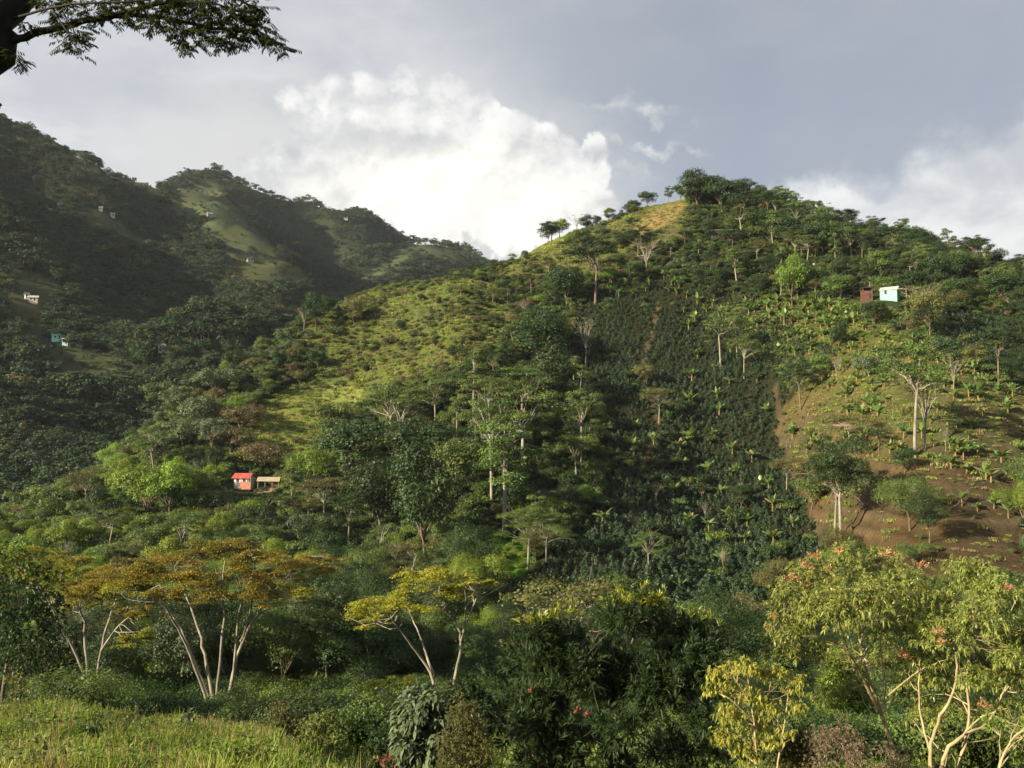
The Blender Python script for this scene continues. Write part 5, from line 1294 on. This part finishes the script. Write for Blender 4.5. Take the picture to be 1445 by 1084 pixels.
k = (px < 505 + 40 * fbm(x, y, 61)) & (rng.random(len(x)) < .6 - .02 * np.maximum(y - 34, 0))
x, y, z, px = [q[k] for q in (x, y, z, px)]
pn = fbm(x / 2.2, y / 2.2, 62, 3); r = rng.random(len(x))
pw = fbm(x / 1.3, y / 1.3, 63, 3)
idx = np.where(r < .50 - .5 * pw, rng.integers(0, 4, len(x)), np.where(r < .68 + .3 * pn - .4 * pw, rng.integers(4, 6, len(x)), np.where(r < .84, rng.integers(6, 8, len(x)), rng.integers(8, 10, len(x)))))
stuff('meadow_grass', 'tall green and straw-coloured grass of the sunny foreground meadow', gcol, np.stack([x, y, z - .03], 1), idx, rng.uniform(0, 6.28, len(x)), rng.uniform(.35, 1.05, len(x)) * (1 + .5 * pn + .3 * pw))
k = 9000; y = np.sqrt(rng.uniform(27 ** 2, 62 ** 2, k)); x = (rng.uniform(440, 1560, k) - W0 / 2) / (FPX * cp) * y; z = hz(x, y)
idx = np.where(rng.random(k) < .5, rng.integers(6, 10, k), rng.integers(0, 4, k))
stuff('slope_weeds', 'green weeds and grass on the slope under the foreground trees', gcol, np.stack([x, y, z - .03], 1), idx, rng.uniform(0, 6.28, k), rng.uniform(.8, 1.7, k))

# ================================================================== buildings
for nm, a, b in (('white_wall', (.40, .39, .36), (.56, .55, .51)), ('teal_wall', (.34, .62, .55), (.44, .72, .64)), ('mint_wall', (.17, .38, .30), (.25, .47, .38)), ('brick', (.075, .038, .028), (.14, .068, .048)), ('cream', (.34, .30, .23), (.46, .41, .33)),
                 ('red_roof', (.30, .05, .04), (.44, .11, .09)), ('grey_roof', (.22, .21, .20), (.36, .35, .33)), ('pale_roof', (.26, .26, .25), (.46, .45, .43)), ('rust_roof', (.16, .10, .07), (.26, .17, .12)), ('thatch', (.28, .23, .15), (.42, .36, .25)),
                 ('dark_wood', (.035, .025, .02), (.07, .05, .04)), ('tan_wood', (.26, .18, .10), (.36, .26, .15)), ('glass', (.02, .025, .03), (.04, .045, .05)), ('orange_wall', (.30, .12, .08), (.40, .18, .12)), ('black_cloth', (.02, .02, .025), (.035, .035, .04))):
    M[nm] = solid(nm, a, b, 1.6, .75)


def part(name, t, mat, fn, label=None):
    mb = MB(); fn(mb); o = link(name, mb.build(name, M[mat]), t)
    if label: o['label'] = label
    return o


def gable_house(label, loc, rz, L, D, Hh, wall, roof, rise=1.2, eave=.5, windows=(), door=None, name='house', cat='house', pitch='gable', group=None):
    """long side along x, front towards -y"""
    t = thing(name, label, cat, loc, rz, None, group)
    def walls(mb):
        mb.box((-L / 2, -D / 2, -2.4), (L / 2, -D / 2 + .15, Hh)); mb.box((-L / 2, D / 2 - .15, -2.4), (L / 2, D / 2, Hh if pitch == 'gable' else Hh + rise))
        for s_ in (-1, 1):
            xa, xb = (s_ * L / 2 - (.15 if s_ > 0 else 0), s_ * L / 2 + (0 if s_ > 0 else .15))
            mb.box((xa, -D / 2 + .15, -2.4), (xb, D / 2 - .15, Hh))
            if pitch == 'gable': v = [(xa, -D / 2 + .15, Hh), (xa, D / 2 - .15, Hh), (xa, .05, Hh + rise * .93), (xa, -.05, Hh + rise * .93)]
            else: v = [(xa, -D / 2 + .15, Hh), (xa, D / 2 - .15, Hh), (xa, D / 2 - .15, Hh + rise * .93), (xa, -D / 2 + .15, Hh + .02)]
            v2 = [(xb, q[1], q[2]) for q in v]; mb.add(v + v2, [(0, 1, 2, 3), (7, 6, 5, 4), (2, 3, 7, 6), (1, 2, 6, 5), (0, 3, 7, 4)])
    part('wall', t, wall, walls)
    def roofs(mb):
        a = L / 2 + eave; b = D / 2 + eave; k = rise / (D / 2) * eave
        if pitch == 'gable':
            mb.slab((-a, -b, Hh + .1 - k), (a, -b, Hh + .1 - k), (a, 0, Hh + .1 + rise), (-a, 0, Hh + .1 + rise), .08)
            mb.slab((-a, .003, Hh + .1 + rise), (a, .003, Hh + .1 + rise), (a, b, Hh + .1 - k), (-a, b, Hh + .1 - k), .08)
        else:
            mb.slab((-a, -b, Hh + .1 - k * .5), (a, -b, Hh + .1 - k * .5), (a, b, Hh + .1 + rise + k * .5), (-a, b, Hh + .1 + rise + k * .5), .10)
        for q in np.arange(-a + .3, a, .6):      # ribs of the sheet roofing
            if pitch == 'gable': mb.slab((q, -b, Hh + .14 - k), (q + .1, -b, Hh + .14 - k), (q + .1, 0, Hh + .14 + rise), (q, 0, Hh + .14 + rise), .045)
    part('roof', t, roof, roofs)
    for wx, wz, ww, wh in windows:
        w = part('window', t, 'dark_wood', lambda mb: [mb.box((wx - ww / 2 - .06, -D / 2 - .05, wz - .06), (wx - ww / 2, -D / 2 + .02, wz + wh + .06)), mb.box((wx + ww / 2, -D / 2 - .05, wz - .06), (wx + ww / 2 + .06, -D / 2 + .02, wz + wh + .06)),
                                                    mb.box((wx - ww / 2, -D / 2 - .05, wz - .06), (wx + ww / 2, -D / 2 + .02, wz)), mb.box((wx - ww / 2, -D / 2 - .05, wz + wh), (wx + ww / 2, -D / 2 + .02, wz + wh + .06))])
        mb = MB(); mb.box((wx - ww / 2, -D / 2 - .02, wz), (wx + ww / 2, -D / 2 - .005, wz + wh)); link('pane', mb.build('pane', M['glass']), w)
    if door: part('door', t, 'dark_wood', lambda mb: mb.box((door - .45, -D / 2 - .04, 0), (door + .45, -D / 2 - .005, 2.0)))
    return t


def site(px, py, up=0.0, ymin=100):
    g = ground(px, py, ymin); return g + [0, 0, up]


def facing(g, turn=0.0): return math.atan2(-g[0], g[1]) + turn


# the red-roofed house with its open shed
g = site(348, 692, .9)
t = gable_house('white house with a red sheet roof among the sunlit bushes', g + [-.8, 0, .4], facing(g, -.45), 4.4, 3.6, 2.2, 'white_wall', 'red_roof', 1.0, .6, [(-1.1, .9, .7, .8)], .9)
part('porch_wall', t, 'orange_wall', lambda mb: mb.box((.3, -3.2, -1.2), (3.6, -3.05, 1.0)))
part('porch_floor', t, 'tan_wood', lambda mb: mb.box((.3, -3.04, -1.2), (3.6, -2.12, .02)))
for q in (.5, 3.4): part('post', t, 'tan_wood', lambda mb: mb.box((q - .07, -3.0, .02), (q + .07, -2.86, 2.3)))
g2 = site(376, 694, .5)
t = thing('open_shed', 'open shed with a straw-coloured roof right of the red-roofed house', 'shed', g2 + [.6, .5, .4], facing(g2, -.15))
part('roof', t, 'thatch', lambda mb: [mb.slab((-3.2, -2.2, 2.4), (3.2, -2.2, 2.2), (3.2, .0, 3.3), (-3.2, .0, 3.4), .14), mb.slab((-3.2, .003, 3.4), (3.2, .003, 3.3), (3.2, 2.2, 2.3), (-3.2, 2.2, 2.4), .14)])
part('wall', t, 'dark_wood', lambda mb: mb.box((-3, 1.8, -1), (3, 1.95, 2.2)))
part('deck', t, 'tan_wood', lambda mb: mb.box((-3.1, -2.1, -1.3), (3.1, 1.79, -.05)))
for q in (-2.9, -.9, 1.1, 2.9): part('post', t, 'tan_wood', lambda mb: mb.box((q - .08, -2.0, -.05), (q + .08, -1.84, 2.25)))
# mint house and brick tower
g = site(1256, 423, .3)
t = gable_house('mint-green house with a pale lean-to roof on the banana terrace', g + [0, 0, .4], facing(g, -.25), 5.4, 3.8, 2.3, 'mint_wall', 'pale_roof', 1.1, .25, [(-.9, .9, .6, 1.3)], None)
part('lean_to', t, 'pale_roof', lambda mb: mb.slab((2.95, -2.3, 2.35), (5.9, -2.3, 1.9), (5.9, 2.0, 2.0), (2.95, 2.0, 2.6), .09))
for q in (5.5,): part('post', t, 'tan_wood', lambda mb: mb.box((q, -2.1, -1), (q + .12, -1.98, 1.88)))
g = site(1223, 426, .3)
t = thing('brick_tower', 'square red brick tower with a dark flat roof left of mint house', 'tower', g + [0, 0, .1], facing(g, .25))
part('wall', t, 'brick', lambda mb: mb.box((-1.6, -1.5, -1.2), (1.6, 1.5, 3.0)))
part('roof', t, 'dark_wood', lambda mb: [mb.box((-1.9, -1.8, 4.0), (1.9, 1.8, 4.2)), mb.box((-1.6, 1.3, 3.01), (1.6, 1.45, 3.99))])
for a in (-1.55, 1.4):
    for b in (-1.45, 1.1): part('post', t, 'rust_roof', lambda mb: mb.box((a, b, 3.01), (a + .12, b + .12, 3.99)))
part('chimney', t, 'rust_roof', lambda mb: mb.tube([(1.2, .5, 4.21), (1.2, .5, 6.4)], .18, 8))
part('door', t, 'dark_wood', lambda mb: mb.box((.3, -1.55, .2), (1.1, -1.505, 2.2)))
g = site(1018, 340, 2.2)
gable_house('long low shed with a pale grey roof above the terraces', g, facing(g, .1), 9.0, 3.4, 1.0, 'dark_wood', 'grey_roof', .9, .35, (), None, 'shed', 'shed', 'mono')
g = site(906, 372, .4); gable_house('small hut with a pale slanting roof beside a leafless tree', g, facing(g, -.1), 4.6, 3.2, 1.8, 'dark_wood', 'pale_roof', .7, .35, (), None, 'shed', 'shed', 'mono')
g = site(1190, 608, .1)
t = thing('shelter', 'low open shelter with a dark sagging roof on the grassy field', 'shelter', g, facing(g))
part('roof', t, 'rust_roof', lambda mb: [mb.slab((-2.3, -1.3, 1.1), (2.3, -1.3, 1.1), (2.3, 0, 1.75), (-2.3, 0, 1.75), .08), mb.slab((-2.3, .003, 1.75), (2.3, .003, 1.75), (2.3, 1.3, 1.1), (-2.3, 1.3, 1.1), .08)])
for a in (-2.0, 1.9):
    for b in (-1.1, 1.0): part('post', t, 'dark_wood', lambda mb: mb.box((a, b, -.5), (a + .1, b + .1, 1.15)))
g = site(1248, 548, .3); t = thing('tarpaulin', 'black tarpaulin stretched over sticks in the upper brown field', 'tarpaulin', g, facing(g))
part('sheet', t, 'black_cloth', lambda mb: mb.slab((-3.4, -.6, .5), (3.0, -.6, 1.0), (3.3, .7, 1.5), (-3.0, .7, .9), .05))
for a in (-3.0, 0, 2.8): part('stick', t, 'tan_wood', lambda mb: mb.tube([(a, -.4, -.4), (a, -.4, .55 + (a + 3) * .07)], .05, 5))
g = site(1148, 384, .2)
t = thing('water_tank', 'small white water tank on legs right of the round green tree', 'tank', g + [0, 0, .2], facing(g))
part('tank', t, 'white_wall', lambda mb: [mb.tube([(0, 0, 1.5), (0, 0, 2.7)], .75, 14), mb.tube([(0, 0, 2.7), (0, 0, 2.85)], [.75, .25], 14)])
part('platform', t, 'tan_wood', lambda mb: mb.box((-.8, -.8, 1.38), (.8, .8, 1.49)))
for a in (-.7, .6):
    for b in (-.7, .6): part('leg', t, 'tan_wood', lambda mb: mb.box((a, b, -.6), (a + .1, b + .1, 1.37)))
g = site(595, 392, .3)
t = thing('white_pillar', 'short white gatepost on the pasture crest', 'post', g); part('shaft', t, 'white_wall', lambda mb: mb.box((-.4, -.4, -.5), (.4, .4, 2.6))); part('cap', t, 'pale_roof', lambda mb: mb.box((-.5, -.5, 2.61), (.5, .5, 2.75)))

# farmhouses scattered over the mountains on the left
FAR = [(47, 430, 9, 'cream', 'pale_roof', 'cream farmhouse with a pale roof high above the teal farmhouse'), (80, 484, 9, 'teal_wall', 'teal_wall', 'teal farmhouse on the grassy spur of the left mountain'),
       (38, 426, 4, 'white_wall', 'pale_roof', 'small white outhouse left of the cream farmhouse'), (92, 490, 5, 'teal_wall', 'pale_roof', 'pale sheet-roofed shed just below the teal farmhouse'),
       (70, 296, 9, 'white_wall', 'pale_roof', 'long white farm building high on the left mountain'), (84, 298, 5, 'white_wall', 'pale_roof', 'small white building right of the long white farm building'),
       (142, 304, 5, 'white_wall', 'pale_roof', 'tiny white hut on the high green strip, left one of its pair'), (159, 307, 6, 'white_wall', 'pale_roof', 'tiny white hut on the high green strip, right one of its pair'),
       (184, 284, 9, 'white_wall', 'pale_roof', 'white farmhouse on the ridge left of the green knob'), (194, 287, 6, 'white_wall', 'pale_roof', 'white annexe beside the farmhouse left of green knob'),
       (296, 306, 9, 'cream', 'pale_roof', 'little farmhouse on the grassy knob of the far mountain'), (353, 371, 10, 'white_wall', 'grey_roof', 'grey-roofed farmhouse at the foot of the grassy knob'),
       (488, 316, 10, 'white_wall', 'pale_roof', 'white farmhouse high in the far forest under the sunlit cloud'), (228, 500, 6, 'white_wall', 'grey_roof', 'lone small house deep in the dark valley wood'), (357, 428, 5, 'white_wall', 'white_wall', 'tiny white hut below the dark valley spur')]
for i, (px, py, L, wl, rf, lb) in enumerate(FAR):
    L = L * .64
    g = site(px, py, 1.0, 345); gable_house(lb, g, facing(g, [-.3, .2, .4][i % 3]), L, L * .5, 2.4, wl, rf, 1.1, .5, [(-L * .2, .8, .9, .9)], L * .18, group='farmhouses on the far mountains')

# ---- trees against the sky on the far ridges
FT = [make_tree('ridge_tree', 800 + i, 10, 4.2, ['round', 'umbrella', 'tall', 'round'][i % 4], M['far'], M['bark'], 900, .75) for i in range(4)]
RT = [(3, 160, 16), (12, 166, 14), (48, 190, 16), (55, 191, 15), (63, 193, 12), (72, 198, 11), (82, 206, 14), (90, 210, 15), (98, 213, 13), (105, 217, 14), (133, 226, 8), (141, 230, 8), (148, 232, 5), (190, 245, 9), (208, 250, 6), (222, 255, 9), (243, 253, 12), (255, 251, 16),
      (263, 248, 17), (270, 249, 14), (280, 250, 10), (292, 250, 12), (303, 249, 16), (309, 250, 15), (318, 254, 10), (334, 257, 7), (360, 264, 8), (375, 268, 7), (398, 270, 8), (435, 275, 11), (447, 278, 9), (455, 280, 10), (470, 287, 7), (490, 294, 8), (505, 300, 10), (522, 310, 9), (538, 318, 9), (552, 322, 9),
      (566, 326, 14), (574, 328, 11), (582, 330, 15), (590, 333, 13), (600, 338, 11), (609, 342, 10), (618, 345, 9), (627, 348, 13), (634, 350, 12), (645, 355, 10), (655, 358, 12), (661, 361, 10)]
for i, (px, py, h) in enumerate(RT):
    # stand on the highest ground of that bearing
    a, _ = ray(px, py); Yr = YM[(YM > 600) & (YM < 2000)]; zz = hz(a * Yr, Yr); kk = int(np.argmax(zz / Yr)); g = np.array([a * Yr[kk], Yr[kk], zz[kk]]); s_ = h * g[1] / FPX / 10
    t = thing('ridge_tree', None, 'tree', g - [0, 0, 2.2], i, s_, 'trees against the sky on the far ridges'); tk, cw = FT[i % 4]; link('trunk', tk, t); link('crown', cw, t)
    sec = ['on the highest left ridge', 'on the grassy far ridge', 'on the ridge above the green knob', 'on the sloping far crest', 'on the crest dropping to the saddle'][int(np.searchsorted([118, 235, 330, 530], px))]
    t['_s'] = sec
secs = {}
for o in list(bpy.data.objects):
    if '_s' in o.keys(): secs.setdefault(o['_s'], []).append(o); del o['_s']
for k_, L_ in secs.items():
    for i, o in enumerate(L_): o['label'] = '%s from left of the small skyline trees %s' % (ORD[i], k_)
# ---- the air of the valley
hb = MB(); hb.box((-3600, -45, min(ZR) - 1), (3600, 2760, max(ZR) + 16)); ho = link('haze', hb.build('haze', [])); tag(ho, 'thin pale haze filling the valley', None, None, 'stuff')
hm, n = new_mat('haze'); pv = n.n.new('ShaderNodeVolumePrincipled'); pv.inputs['Color'].default_value = (0.80, 0.88, 1.0, 1); pv.inputs['Density'].default_value = 0.000038; pv.inputs['Anisotropy'].default_value = 0.1
o_ = n.n.new('ShaderNodeOutputMaterial'); n.l.new(pv.outputs[0], o_.inputs['Volume']); ho.data.materials.append(hm)
label_all()
